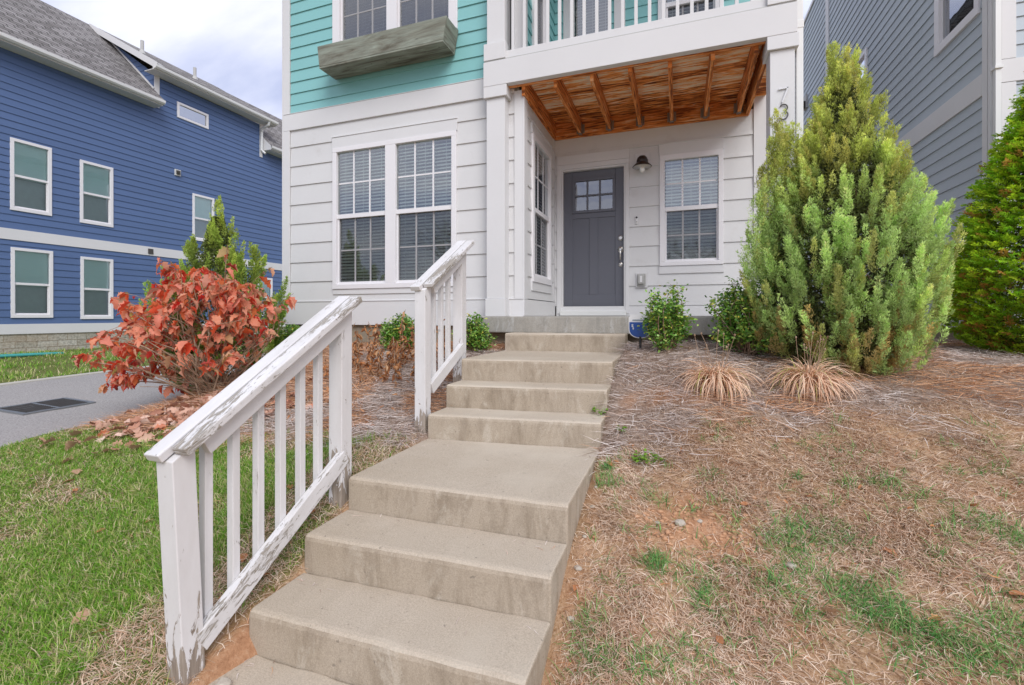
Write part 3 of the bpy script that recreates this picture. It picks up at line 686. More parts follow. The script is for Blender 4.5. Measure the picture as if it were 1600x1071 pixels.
FC = Frame((0,5.01,0), (1,0,0), (0,-1,0))
n7 = MB(); 
def stroke(mb, pts, w=.0075, n0=.008, n1=.016):
    for (a, b_) in zip(pts[:-1], pts[1:]):
        a = Vector(a); b_ = Vector(b_); dd = (b_-a).normalized(); pr = Vector((-dd.y, dd.x))*w; e = dd*w*.3
        c = [a-e+pr, a-e-pr, b_+e-pr, b_+e+pr]
        mb.hexa([FC(p.x,p.y,n0) for p in c]+[FC(p.x,p.y,n1) for p in c])
stroke(n7, [(.893,2.140),(.970,2.146),(.922,2.012)], .0065)
tag(n7.build('house_number', M['nickel'], loc=(.93,5.0,2.02)), 'thin brushed metal numeral 7 on the white porch column', 'house number', 'house numbers on the porch column')
n3 = MB(); pts = []
for i in range(15):
    a = R(150) - R(215)*i/14; pts.append((.932+.033*math.cos(a), 1.957+.034*math.sin(a)))
for i in range(1, 16):
    a = R(75) - R(225)*i/15; pts.append((.930+.039*math.cos(a), 1.889+.038*math.sin(a)))
for i in range(0, len(pts)-1): stroke(n3, [pts[i], pts[i+1]], .0042)
tag(n3.build('house_number', M['iron'], loc=(.93,5.0,1.88)), 'thin dark metal numeral 3 below the numeral 7 on the porch column', 'house number', 'house numbers on the porch column')

# ---------------------------------------------------------------- blue house
blue = thing('house', (-15.0, 8.0, -.9), 'long navy blue house with dark shingle roof beyond the driveway', 'house')
FB = Frame((-15,0,0), (0,1,0), (1,0,0))
bw = {'W1': (6.466,7.25,2.53,4.257), 'W2': (7.842,8.617,2.484,4.16), 'W3': (10.895,11.655,2.49,4.02), 'W4': (6.478,7.275,-.046,1.644), 'W5': (7.856,8.617,-.085,1.585), 'W6': (13.383,14.091,.0,1.47)}
WHB = (10.398,11.447,5.905,6.81)
hol = [(a+.05,b-.05,c+.05,d-.05) for a, b, c, d in list(bw.values())+[(10.398,11.447,6.32,6.81)]]
rb = random.Random(5)
lo = lap(FB, -4, 22, -.195, 1.82, .172, [h for h in hol], proud=.019, rnd=rb, seams=.5)
lo.build('wall', M['blue'], blue, recalc=False)
lap(FB, -4, 22, 2.08, 6.34, .172, hol, proud=.019, rnd=rb, seams=.7).build('wall', M['blue'], blue, recalc=False)
lap(FB, 9.73, 13.62, 6.34, 7.28, .172, [(10.448,11.397,6.36,6.76)], proud=.019, rnd=rb).build('wall', M['blue'], blue, recalc=False)
MB().box(-4, 22, 1.82, 2.08, 0, .03, FB).build('belly_band', M['trim'], blue)
MB().box(-4, 22, -.436, -.195, 0, .03, FB).build('skirt_board', M['trim'], blue)
MB().poly([FB(-4,-1.2,.008), FB(22,-1.2,.008), FB(22,-.437,.008), FB(-4,-.437,.008)]).build('foundation', M['block'], blue, recalc=False)
bs = MB(); bs.poly([(-15,-4,-1.2),(-20,-4,-1.2),(-20,-4,6.4),(-15,-4,6.4)]); bs.poly([(-15,22,-1.2),(-20,22,-1.2),(-20,22,6.4),(-15,22,6.4)]); bs.poly([(-20.3,-4,-1.2),(-20.3,22,-1.2),(-20.3,22,6.4),(-20.3,-4,6.4)])
bs.build('wall', M['blue'], blue, recalc=False)
for k_, (a, b_, c, d_) in bw.items():
    window(blue, FB, [(a+.07,b_-.07)], c+.08, d_-.07, (c+d_)/2-.02, (a,b_,c,d_), grid=None, blind='shade', screen=False, mats=dict(glass=M['glass_far']), room=.4)
window(blue, FB, [(10.47,11.375)], 6.38, 6.74, 6.5, (10.398,11.447,6.31,6.81), grid=None, blind=None, single=True, mats=dict(glass=M['glass_dark']))
# roofs: main slope with a shed dormer
def roofpoly(mb, pts):
    y0 = pts[0][1]; mb.poly(pts, [(p[1], math.hypot(p[0]+14.6, p[2]-6.5)) for p in pts])
RX, RZ = -17.65, 9.27
r = MB(); roofpoly(r, [(-14.52,-4.3,6.44),(-14.52,9.74,6.44),(RX,9.74,RZ),(RX,-4.3,RZ)]); roofpoly(r, [(-14.52,13.61,6.44),(-14.52,22.3,6.44),(RX,22.3,RZ),(RX,13.61,RZ)])
r.poly([(RX,-4.3,RZ),(RX,22.3,RZ),(-20.8,22.3,6.44),(-20.8,-4.3,6.44)], [(-4,0),(22,0),(22,4),(-4,4)])
mr = r.build('roof', M['shingle'], blue, recalc=False)
r = MB(); roofpoly(r, [(-14.52,9.5,7.47),(-14.52,13.9,7.47),(RX,13.9,RZ+.03),(RX,9.5,RZ+.03)]); r.build('dormer_roof', M['shingle'], blue, recalc=False)
def cheek(y, s):
    # triangle between the dormer roof (upper line) and the main roof (lower line)
    q = MB(); n = 9; FK = Frame((0,y,0), (1,0,0), (0,s,0))
    zt = lambda x: 7.30 + (RZ-7.40)*( (-14.9-x)/(-14.9-RX) ); zb = lambda x: 6.44 + (RZ-6.44)*((-14.52-x)/(-14.52-RX))
    z = 6.5
    while z < RZ-.1:
        z2 = z+.172
        xa = lambda zz: -14.52 - (zz-6.44)/(RZ-6.44)*(-14.52-RX)      # main roof x at height
        xb = lambda zz: -15.0 if zz < 7.33 else -14.9 - (zz-7.30)/(RZ-7.40)*(-14.9-RX)
        a0, a1, c0, c1 = xa(z), xa(z2), xb(z), xb(z2)
        l0, l1 = min(a0, -15.0), min(a1, -15.0)
        if l0 < min(c0,-15.0)+.001 or True:
            # span from the roof line (left, deeper) to the wall front
            u0, u1 = max(RX, a0), min(-15.0, c0); w0, w1 = max(RX, a1), min(-15.0, c1)
        # cheek lies above the main roof: x between roof line and front
            if z < 7.33: q.poly([FK(a0 if a0 < -15 else -15.02, z, .012), FK(-15.0, z, .012), FK(-15.0, min(z2,7.4), .003), FK(a1 if a1 < -15 else -15.02, min(z2,7.4), .003)])
            else: q.poly([FK(a0, z, .012), FK(c0, z, .012), FK(c1, z2, .003), FK(a1, z2, .003)])
        z = z2
    return q
cheek(9.73, -1).build('dormer_wall', M['blue'], blue, recalc=False)
MB().box(9.72, 9.86, 6.36, 7.32, .0, .03, FB).build('corner_board', M['trim'], blue)
MB().box(13.50, 13.62, 6.05, 7.30, .0, .03, FB).build('corner_board', M['trim'], blue)
MB().bar((-14.50,9.48,7.40), (RX,9.48,RZ-.05), .03, .17).build('rake_board', M['trim'], blue)
MB().bar((-14.98,9.700,6.90), (RX+.25,9.700,RZ-.17), .02, .05).build('flashing', M['trim'], blue)
q = MB(); q.poly([(-14.5,9.5,7.46),(-14.5,9.73,7.46),(RX,9.73,RZ+.02),(RX,9.5,RZ+.02)]); q.build('soffit', M['trim'], blue, recalc=False)
def eave(y0, y1, z):
    e = MB(); e.box(y0, y1, z-.16, z-.14, 0, .40, FB); e.box(y0, y1, z-.14, z-.005, .36, .40, FB)
    f_ = e.build('fascia', M['trim'], blue)
    q = MB(); pr = [(.40,z-.13),(.47,z-.13),(.51,z-.09),(.52,z-.02),(.505,z-.02),(.49,z-.08),(.46,z-.115),(.40,z-.115)]
    q.extrude([FB(y0,b_,a) for a, b_ in pr], (0,y1-y0,0)); q.build('gutter', M['gutter'], f_)
q = MB(); q.poly([(-15.0,13.612,6.31),(-14.53,13.612,6.31),(-14.53,13.612,6.45),(-15.0,13.612,6.88)]); q.build('eave_return', M['trim'], blue, recalc=False)
eave(-4.3, 9.72, 6.47); eave(9.45, 13.92, 7.46); eave(13.62, 22.3, 6.47)
q = MB(); q.tube([FB(13.55,7.33,.44), FB(13.55,7.22,.40), FB(13.55,7.12,.12), FB(13.55,7.0,.07), FB(13.55,6.3,.07), FB(13.6,6.18,.2), FB(13.62,6.44,.3)][:6], .045, 8); q.build('downspout', M['gutter'], blue)
for y, x in ((9.95,-15.9),(11.65,-15.9)):
    z = 7.47 + (x+14.52)/(RX+14.52)*(RZ-7.47); v = MB().lathe((x,y,z-.05), [(.05,0),(.05,.45)], 12); v.lathe((x,y,z), [(.10,-.03),(.06,.10)], 12); v.build('vent_pipe', M['ventgrey'], blue)
v = MB(); v.box(10.32,10.50,4.45,4.64,.008,.05,FB); o = v.build('dryer_vent', M['gutter'], blue)
v = MB()
for i in range(4): v.poly([FB(10.34,4.48+i*.035,.09), FB(10.48,4.48+i*.035,.09), FB(10.48,4.515+i*.035,.052), FB(10.34,4.515+i*.035,.052)])
v.build('louver', M['iron'], o)
v = MB().box(9.53,9.67,1.865,2.02,.03,.05,FB).build('vent_cap', M['iron'], blue)

# ---------------------------------------------------------------- grey house
grey = thing('house', (3.4, 7.0, -.3), 'slate grey house with white trim at the right behind the evergreens', 'house')
FG = Frame((3.4,0,0), (0,1,0), (-1,0,0)); FGF = Frame((0,6.92,0), (1,0,0), (0,-1,0)); rg = random.Random(8)
GH = [(7.19,8.02,3.70,5.0),(10.70,11.5,4.62,5.08),(14.4,15.9,8.4,9.3)]
lap(FG, 7.05, 13.02, .10, 2.60, .158, [], rnd=rg, seams=.35).build('wall', M['grey'], grey, recalc=False)
lap(FG, 7.05, 13.02, 2.86, 10.0, .158, GH[:2], rnd=rg, seams=.5).build('wall', M['grey'], grey, recalc=False)
lap(FG, 13.25, 16.6, .10, 10.0, .158, GH[2:], rnd=rg, seams=.3).build('wall', M['grey'], grey, recalc=False)
lap(FGF, 3.60, 11, .10, 2.66, .158, [], rnd=rg).build('wall', M['grey'], grey, recalc=False)
lap(FGF, 3.60, 11, 2.92, 10.0, .158, [], rnd=rg).build('wall', M['grey'], grey, recalc=False)
MB().box(7.05, 13.02, 2.60, 2.86, 0, .03, FG).build('belly_band', M['trim'], grey, bevel=.003)
MB().box(3.46, 11, 2.66, 2.92, 0, .034, FGF).build('belly_band', M['trim'], grey, bevel=.003)
b = MB(); b.box(7.0, 16.6, -.16, .095, 0, .03, FG); b.box(3.43, 11, -.16, .095, 0, .03, FGF); b.build('skirt_board', M['trim'], grey)
for q in (MB().box(6.955, 7.05, .10, 10, 0, .028, FG), MB().box(3.372, 3.455, .10, 10, -.02, .03, FGF), MB().box(3.47, 3.60, .10, 2.655, 0, .032, FGF), MB().box(3.47, 3.60, 2.925, 10, 0, .032, FGF), MB().box(13.02, 13.25, .10, 10, 0, .035, FG), MB().box(16.6,16.72,-.2,10,0,.03,FG)):
    q.build('corner_board', M['trim'], grey, bevel=.003)
f_ = MB(); f_.poly([FG(7,-.9,-.02), FG(16.6,-.9,-.02), FG(16.6,-.155,-.02), FG(7,-.155,-.02)]); f_.poly([FGF(3.4,-.9,-.02), FGF(11,-.9,-.02), FGF(11,-.155,-.02), FGF(3.4,-.155,-.02)]); f_.build('foundation', M['foundation'], grey, recalc=False)
g_ = MB(); g_.poly([(3.45,16.6,-.9),(11,16.6,-.9),(11,16.6,10),(3.45,16.6,10)]); g_.poly([(11,7,-.9),(11,16.6,-.9),(11,16.6,10),(11,7,10)]); g_.build('wall', M['grey'], grey, recalc=False)
gr_ = MB(); gr_.extrude([(3.0,6.5,10.0),(11.4,6.5,10.0),(11.4,17,10.0),(3.0,17,10.0)], (0,0,.15)); gr_.hexa([(3.0,6.5,10.16),(11.4,6.5,10.16),(11.4,17,10.16),(3.0,17,10.16),(7.0,8,12.6),(7.2,8,12.6),(7.2,16,12.6),(7.0,16,12.6)]); gr_.build('roof', M['shingle'], grey)
window(grey, FG, [(7.20,8.01)], 3.72, 4.98, 4.45, (7.11,8.13,3.61,5.08), grid=None, room=.4)
window(grey, FG, [(10.72,11.48)], 4.64, 5.04, 4.8, (10.63,11.58,4.56,5.12), grid=None, blind=None, single=True)
window(grey, FG, [(14.42,15.88)], 8.42, 9.28, 8.9, (14.3,16.0,8.33,9.4), grid=None, blind=None, single=True, mats=dict(glass=M['glass_dark']))
q = MB(); q.tube([(3.41,6.845,9.9),(3.41,6.845,-.05),(3.41,6.80,-.14),(3.41,6.70,-.20)], .036, 4); q.build('downspout', M['gutter'], grey)
q = MB()
for z in (2.80, .9): q.box(3.372, 3.448, z, z+.03, 6.80, 6.89)
q.build('downspout_strap', M['gutter'], grey)
q = MB(); prof = []
p0, p1 = Vector((3.40,6.72,-.17)), Vector((3.33,6.40,-.30))
pts = [p0.lerp(p1, i/24) for i in range(25)]
q.tube(pts, [.052 if i % 2 else .044 for i in range(25)], 14); tag(q.build('drain_pipe', M['pipe'], loc=(3.36,6.5,-.33)), 'black corrugated drain pipe at the foot of the grey house downspout', 'drain pipe')
wl = thing('wall_lamp', (3.36, 15.2, 5.9), 'small dark wall lamp high on the grey house siding', 'lamp')
MB().box(15.0, 15.3, 5.82, 6.18, .012, .05, FG).build('mounting_block', M['ventgrey'], wl)
MB().box(15.06, 15.24, 5.84, 6.02, .05, .26, FG).build('lamp_shade', M['bronze'], wl, bevel=.01)
# ---------------------------------------------------------------- ground sheet, driveway
def axis(lo, hi, step, far):
    a = np.arange(lo, hi+1e-6, step); k = np.cumsum(step*1.35**np.arange(1, 60)); k = k[k < far]
    return np.concatenate([(lo-k)[::-1], a, hi+k])
gx, gy = axis(-5.6, 4.2, .055, 400), axis(-.4, 7.4, .055, 400)
GX, GY = np.meshgrid(gx, gy)
GZ = terrain(GX, GY)
under = (GX < drive_edge(GY)-.03) & (GX > DRIVE_FAR+.03)
mL = np.clip(mulch_left(GX, GY), 0, 1)*(GX < -1.6)*(GX > -6)*(GY < 7); mR = np.clip(mulch_right(GX, GY), 0, 1)*(GX > -.8)*(GX < 8)*(GY < 14)
clay = np.clip(1.5-np.hypot((GX-.08)/.28, (GY-2.47)/.19)*1.1+(fbm(GX*9, GY*9, 3)-.5)*1.6, 0, 1)
clay = np.maximum(clay, np.clip(1.3-np.hypot((GX+1.72)/.22, (GY-1.45)/.26)+(fbm(GX*9, GY*9, 4)-.5)*1.2, 0, 1))
clay = np.maximum(clay, np.clip(1.2-np.hypot((GX-.02)/.35, (GY-3.55)/.10)+(fbm(GX*9, GY*9, 7)-.5)*1.6, 0, .8))
clay = np.maximum(clay, np.clip((.07-np.abs(GX+.44))*10+(fbm(GX*8, GY*8, 9)-.5)*1.5, 0, .45)*(GY < 2.9)*(GX > -.5))
ins = np.clip(np.minimum(np.minimum(GX+1.715, -.522-GX)/.055, (5.0-GY)/.06), 0, 1)
stz = np.interp(GY, [.8,1.2,1.5,1.83,2.16,3.0,3.1,3.4,3.7,4.7,5.2], [-1.9,-1.75,-1.55,-1.38,-1.2,-1.15,-1.0,-.85,-.7,-.55,-.5])
GZ = np.where(ins > 0, GZ*(1-ins)+np.minimum(GZ, stz)*ins, GZ)
GZ = GZ + clay*.012*(fbm(GX*30, GY*30, 8)-.3) - under*.05
lawn = ((GX < -1.8)*np.clip(1-mL, 0, 1))
colg = np.stack([np.clip(mL+mR, 0, 1), clay, lawn], -1).reshape(-1, 3)
ny, nx = GX.shape; idx = np.arange(ny*nx).reshape(ny, nx)
q4 = np.stack([idx[:-1,:-1], idx[:-1,1:], idx[1:,1:], idx[1:,:-1]], -1).reshape(-1, 4)
tag(arrmesh('ground', np.stack([GX, GY, GZ], -1).reshape(-1, 3), F4=q4, mat=M['ground'], col=colg, smooth=True), kind='structure')
ys = np.concatenate([np.arange(-40, -1, 2.0), np.arange(-1, 9, .15), np.arange(9, 60, 2.0)]); us = np.linspace(0, 1, 13)
DY, DU = np.meshgrid(ys, us, indexing='ij'); DX = DRIVE_FAR + (drive_edge(DY)+(fbm(DY*3, DY*0, 2)-.5)*.08-DRIVE_FAR)*DU
DX = np.where(DY > 9, DRIVE_FAR + (drive_edge(9)-DRIVE_FAR)*DU, DX)
DZ = terrain(DX, DY)-.004
ny, nx = DX.shape; idx = np.arange(ny*nx).reshape(ny, nx)
dq = np.stack([idx[:-1,:-1], idx[:-1,1:], idx[1:,1:], idx[1:,:-1]], -1).reshape(-1, 4)
tag(arrmesh('driveway', np.stack([DX, DY, DZ], -1).reshape(-1, 3), F4=dq, mat=M['asphalt'], smooth=True), kind='structure')
k = MB()
for y in np.arange(-6, 24, 1.0):
    a, b_ = tz(DRIVE_FAR, y), tz(DRIVE_FAR, y+1)
    k.hexa([(DRIVE_FAR-.09,y,a-.1),(DRIVE_FAR+.03,y,a-.1),(DRIVE_FAR+.03,y+1,b_-.1),(DRIVE_FAR-.09,y+1,b_-.1),(DRIVE_FAR-.09,y,a+.018),(DRIVE_FAR+.03,y,a+.010),(DRIVE_FAR+.03,y+1,b_+.010),(DRIVE_FAR-.09,y+1,b_+.018)])
tag(k.build('kerb', M['kerb'], loc=(DRIVE_FAR, 5, -1)), kind='structure')
# drain grate
gt = thing('drain_grate', (-6.66, 3.17, tz(-6.66, 3.17)), 'rectangular iron storm drain grate set in the asphalt driveway', 'drain grate')
zz = lambda x, y: tz(x, y)+.004
f_ = MB()
for (x0,x1,y0,y1) in ((-6.95,-6.91,2.85,3.49),(-6.41,-6.37,2.85,3.49),(-6.91,-6.41,2.85,2.89),(-6.91,-6.41,3.45,3.49),(-6.91,-6.41,3.155,3.185)):
    f_.hexa([(x,y,zz(x,y)+d) for d in (-.05,.008) for x, y in ((x0,y0),(x1,y0),(x1,y1),(x0,y1))])
f_.build('frame', M['galv'], gt)
for y0, y1 in ((2.893,3.152),(3.188,3.447)):
    s = MB(); n = 12
    for i in range(n+1):
        x = -6.905+.49*i/n; s.hexa([(a,b,zz(a,b)+d) for d in (-.03,.006) for a, b in ((x-.009,y0),(x+.009,y0),(x+.009,y1),(x-.009,y1))])
    for j in range(1, 5):
        y = y0+(y1-y0)*j/5; s.hexa([(a,b,zz(a,b)+d) for d in (-.03,.003) for a, b in ((-6.90,y-.008),(-6.42,y-.008),(-6.42,y+.008),(-6.90,y+.008))])
    s.build('grate', M['iron'], gt)
p_ = MB(); p_.poly([(-6.93,2.87,zz(-6.93,2.87)-.012),(-6.39,2.87,zz(-6.39,2.87)-.012),(-6.39,3.47,zz(-6.39,3.47)-.012),(-6.93,3.47,zz(-6.93,3.47)-.012)]); p_.build('pit_dark_sheet', M['black'], gt)  # flat black sheet close under the bars, painted for the dark of a pit

# ---------------------------------------------------------------- concrete steps
st = thing('steps', (-1.12, 1.9, -1.6), 'weathered concrete steps with a middle landing climbing to the porch', 'steps')
SX0, SX1 = -1.742, -.495
# (front y at left, front y at right, tread z)
ST = [(4.66,4.74,-.183),(3.60,3.78,-.365),(3.325,3.475,-.545),(3.035,3.185,-.725),(2.155,2.178,-.902),(1.828,1.870,-1.08),(1.512,1.523,-1.262),(1.19,1.195,-1.442),(.87,.875,-1.62)]
back = (4.967, 4.967)
for i, (yl, yr, z) in enumerate(ST):
    zb = z-.42
    prof = [(0,0),(.0,z-zb-.028),(.005,z-zb-.012),(.016,z-zb-.003),(.032,z-zb)]       # rounded nose, measured from the front
    mb = MB(); nose = []
    for x, yf, yb in ((SX0, yl, back[0]), (SX1, yr, back[1])):
        nose.append([Vector((x, yf+a, zb+h)) for a, h in prof] + [Vector((x, yb, z)), Vector((x, yb, zb))])
    L, Rr = nose; n = len(L)
    mb.poly(L); mb.poly(Rr[::-1])
    seg = 24
    for a in range(n):
        b_ = (a+1) % n
        for s_ in range(seg):
            t0, t1 = s_/seg, (s_+1)/seg
            mb.poly([L[a].lerp(Rr[a],t0), L[a].lerp(Rr[a],t1), L[b_].lerp(Rr[b_],t1), L[b_].lerp(Rr[b_],t0)])
    o = mb.build('landing' if i in (1, 4) else 'step', M['concrete'], st)
    bmx = bmesh.new(); bmx.from_mesh(o.data); bmesh.ops.remove_doubles(bmx, verts=bmx.verts, dist=1e-5)
    bmesh.ops.recalc_face_normals(bmx, faces=bmx.faces)
    # round the two side edges of the tread and wear the nose a little
    for v in bmx.verts:
        wx = v.co.x+st.location.x; wz = v.co.z+st.location.z; wy = v.co.y+st.location.y
        j = (vnoise(np.array([wx*14.0]), np.array([i*7.7]), 3)[0]-.5)*.006 + (vnoise(np.array([wx*45.0]), np.array([i*3.7]), 5)[0]-.5)*.003
        if wz > z-.03: v.co.y += j; v.co.z += j*.6 if wz > z-.004 else 0
    bmx.to_mesh(o.data); bmx.free()
    m = o.modifiers.new('edge', 'BEVEL'); m.width = .009; m.segments = 2; m.limit_method = 'ANGLE'; m.angle_limit = R(55)
    back = (yl, yr)

# ---------------------------------------------------------------- wooden stair rails
def stair_rail(label, loc, posts, cap, low, bal, worn):
    """posts: (y0 top, y base shift, z base, z top); cap, low: ((y,z),(y,z)) of their top faces"""
    r = thing('stair_railing', loc, label, 'railing', 'white wooden stair railings')
    for (y, dy, zb, zt) in posts:
        p = MB(); w = .088
        c = [(-1.862,y+dy,zb),(-1.772,y+dy,zb),(-1.772,y+dy+w,zb),(-1.862,y+dy+w,zb)]; t = [(-1.862,y,zt),(-1.772,y,zt),(-1.772,y+w,zt+w*.58),(-1.862,y+w,zt+w*.58)]
        p.hexa(c+t); o = p.build('newel_post', M['post'], r, bevel=.004)
        o.location = Vector((0,0,zb+.08)) - Vector((0,0,loc[2]));                 # origin near the foot, for the wear
        for v in o.data.vertices: v.co.z -= o.location.z
    (ya, za), (yb, zb) = cap; sl = (zb-za)/(yb-ya); th = .036
    for x0, x1, dz, da, m_ in ((-1.884,-1.803,0,-.03,worn[0]), (-1.797,-1.722,-.004,.012,worn[1])):
        xm = (x0+x1)/2; up = Vector((0,-sl,1)).normalized()
        MB().bar(Vector((xm,ya+da,za+da*sl+dz))-up*th/2, Vector((xm,yb,zb+dz))-up*th/2, x1-x0, th, o=xm*7+loc[1]).build('cap_rail', m_, r, bevel=.005)
    up = Vector((0,-sl,1)).normalized(); g = .004+th
    y0, y1 = posts[0][0]+.088, posts[1][0]+.088
    MB().bar(Vector((-1.789,y0+.0,za+(y0-ya)*sl))-up*(g+.045), Vector((-1.789,y1-.09,za+(y1-.09-ya)*sl))-up*(g+.045), .036, .088, o=loc[1]*3).build('top_rail', M['peel_lo'], r, bevel=.004)
    (ya2, za2), (yb2, zb2) = low; s2 = (zb2-za2)/(yb2-ya2); up2 = Vector((0,-s2,1)).normalized()
    MB().bar(Vector((-1.787,ya2,za2))-up2*.044, Vector((-1.787,yb2,zb2))-up2*.044, .040, .088, o=loc[1]*5+2).build('bottom_rail', worn[2], r, bevel=.004)
    for y in bal:
        zl = za2+(y-ya2)*s2-.07; zu = za+(y-ya)*sl-.085
        MB().bar((-1.826,y,zl), (-1.826,y,zu), .036, .036, up=(0,1,0), o=y*9).build('baluster', M['peel_lo'] if random.random() < .6 else M['peel_mid'], r, bevel=.003)
    return r
stair_rail('taller peeling white wooden railing beside the lower concrete steps', (-1.82,1.25,-1.42), [(1.212,.048,-1.5,-.545),(2.142,-.004,-1.12,.02)], ((1.21,-.498),(2.245,.118)), ((1.30,-1.255),(2.155,-.757)),
           [1.385,1.511,1.639,1.766,1.892,2.016], (M['peel_mid'], M['peel_hi'], M['peel_hi']))
stair_rail('shorter peeling white wooden railing beside the upper steps near the porch', (-1.82,3.09,-.88), [(3.052,.0,-.98,.195),(3.682,0,-.72,.555)], ((3.05,.235),(3.825,.683)), ((3.138,-.515),(3.70,-.235)),
           [3.27,3.395,3.52], (M['peel_mid'], M['peel_hi'], M['peel_mid']))
# ---------------------------------------------------------------- blades on the ground
def ribbons(P, ang, length, width, lift, droop, segs=3, roll=0.0, wig=.0):
    """P (n,3); each blade leaves at heading ang, rises lift (rad), curls by droop (rad over its length)"""
    n = len(P); t = np.linspace(0, 1, segs+1)
    V = np.empty((n, segs+1, 2, 3)); pos = P.copy(); el = lift.copy(); az = ang.copy(); sl = length/segs
    for k in range(segs+1):
        side = np.stack([-np.sin(az), np.cos(az), np.full(n, 0.0)], 1)
        if not np.isscalar(roll): side = side*np.cos(roll)[:,None] + np.stack([-np.cos(az)*np.sin(el), -np.sin(az)*np.sin(el), np.cos(el)], 1)*np.sin(roll)[:,None]
        w = (width*(1-t[k]**2*.92)/2)[:,None]
        V[:,k,0] = pos-side*w; V[:,k,1] = pos+side*w
        pos = pos + np.stack([np.cos(az)*np.cos(el), np.sin(az)*np.cos(el), np.sin(el)], 1)*sl[:,None]
        el = el - droop/segs; az = az + RNG.normal(0, 1, n)*wig
    base = (np.arange(n)*(segs+1)*2)[:,None]
    q = np.concatenate([np.stack([base+2*k, base+2*k+1, base+2*k+3, base+2*k+2], -1) for k in range(segs)], 1).reshape(-1, 4)
    return V.reshape(-1, 3), q
def scatter(n, x0, x1, y0, y1, keep):
    X = RNG.uniform(x0, x1, n); Y = RNG.uniform(y0, y1, n); p = keep(X, Y); m = RNG.uniform(0, 1, n) < p
    X, Y = X[m], Y[m]; return np.stack([X, Y, terrain(X, Y)], 1)
def fade(X, Y, r0=2.2): d = np.hypot(X, Y); return np.minimum(1, (r0/np.maximum(d, .3))**1.4)
def offstairs(X, Y): return ~((X > -1.75) & (X < -.49))
def join(parts):
    V, Q, o = [], [], 0
    for v, q in parts: V.append(v); Q.append(q+o); o += len(v)
    return np.concatenate(V), np.concatenate(Q)
U = lambda a, b, n: RNG.uniform(a, b, n)
CL = lambda X, Y: np.clip(1.5-np.hypot((X-.08)/.28, (Y-2.47)/.19)*1.1+(fbm(X*9, Y*9, 3)-.5)*1.6, 0, 1)
CL2 = lambda X, Y: np.clip(1.3-np.hypot((X+1.72)/.22, (Y-1.45)/.26)+(fbm(X*9, Y*9, 4)-.5)*1.2, 0, 1)

# dry grass, right bank
def k_dry(X, Y):
    m = np.clip(1.1-np.clip(mulch_right(X, Y), 0, 1), 0, 1)*(.34+.66*np.clip((fbm(X*4, Y*4, 21)-.36)*4, 0, 1))*(1-.85*CL(X, Y))
    edge = np.clip((X+.49)*9, .45, 1)
    return m*fade(X, Y, 2.6)*(X > -.48)*edge
P = scatter(380000, -.48, 4.2, 1.0, 4.6, k_dry); n = len(P)
flow = fbm(P[:,0]*2.2, P[:,1]*2.2, 31)*9
a1 = ribbons(P, flow+RNG.normal(0, .9, n), U(.03,.085,n), U(.0022,.0042,n), U(.05,.75,n), U(.3,1.6,n), 3, U(-.5,.5,n), .25)
# the same dry grass on the left, in patches near the rail and the front
def dryleft(X, Y): return np.clip((fbm(X*2.6, Y*2.6, 41)-.56)*5 + np.exp(-((X+2.45)/.5)**2-((Y-1.32)/.17)**2)*1.2 + np.exp(-((X+2.0)/.36)**2-((Y-1.7)/.9)**2)*.72 + np.exp(-((Y-2.62)/.2)**2)*.35 + np.exp(-((X+1.95)/.35)**2)*.55 + np.exp(-((Y-2.55)/.25)**2)*.3, 0, 1)
def k_dryl(X, Y): return np.clip(1.05-np.clip(mulch_left(X, Y), 0, 1), 0, 1)*(.18+.82*dryleft(X, Y))*(1-.9*CL2(X, Y))*fade(X, Y, 2.6)*(X < -1.75)*(X > drive_edge(Y)+.1)
P = scatter(120000, -5.2, -1.75, .7, 3.4, k_dryl); n = len(P)
a2 = ribbons(P, U(0,6.3,n), U(.03,.085,n), U(.0022,.0042,n), U(.1,.9,n), U(.3,1.6,n), 3, U(-.5,.5,n), .25)
v, q = join([a1, a2]); tag(arrmesh('dry_grass', v, F4=q, mat=M['straw']), kind='stuff')

# green grass: left lawn, far verge, tufts in the right bank
def k_green(X, Y):
    m = np.clip(1.0-np.clip(mulch_left(X, Y)+.3, 0, 1), 0, 1)
    return m*np.clip(1.1-dryleft(X, Y)*1.15, .03, 1)*(1-CL2(X, Y))*fade(X, Y, 3.0)*(X < -1.78)*(X > drive_edge(Y)+.02)
P = scatter(270000, -5.3, -1.78, .7, 3.3, k_green); n = len(P)
g1 = ribbons(P, U(0,6.3,n), U(.025,.065,n)*(1+.25*np.clip((P[:,0]+3.5), -1, 1)), U(.0028,.0048,n), U(.5,1.45,n), U(.3,1.5,n), 3, U(-.6,.6,n))
P = scatter(60000, -15, DRIVE_FAR-.08, 2.5, 13, lambda X, Y: .12+.88*np.clip((fbm(X*1.2, Y*1.2, 51)-.45)*5, 0, 1)*(X < DRIVE_FAR-.1)*np.clip((X+15)*2.0, 0, 1)); n = len(P)
g2 = ribbons(P, U(0,6.3,n), U(.05,.10,n), U(.008,.014,n), U(.4,1.4,n), U(.3,1.3,n), 2)
v, q = join([g1, g2]); tag(arrmesh('grass', v, F4=q, mat=M['grass']), kind='stuff')
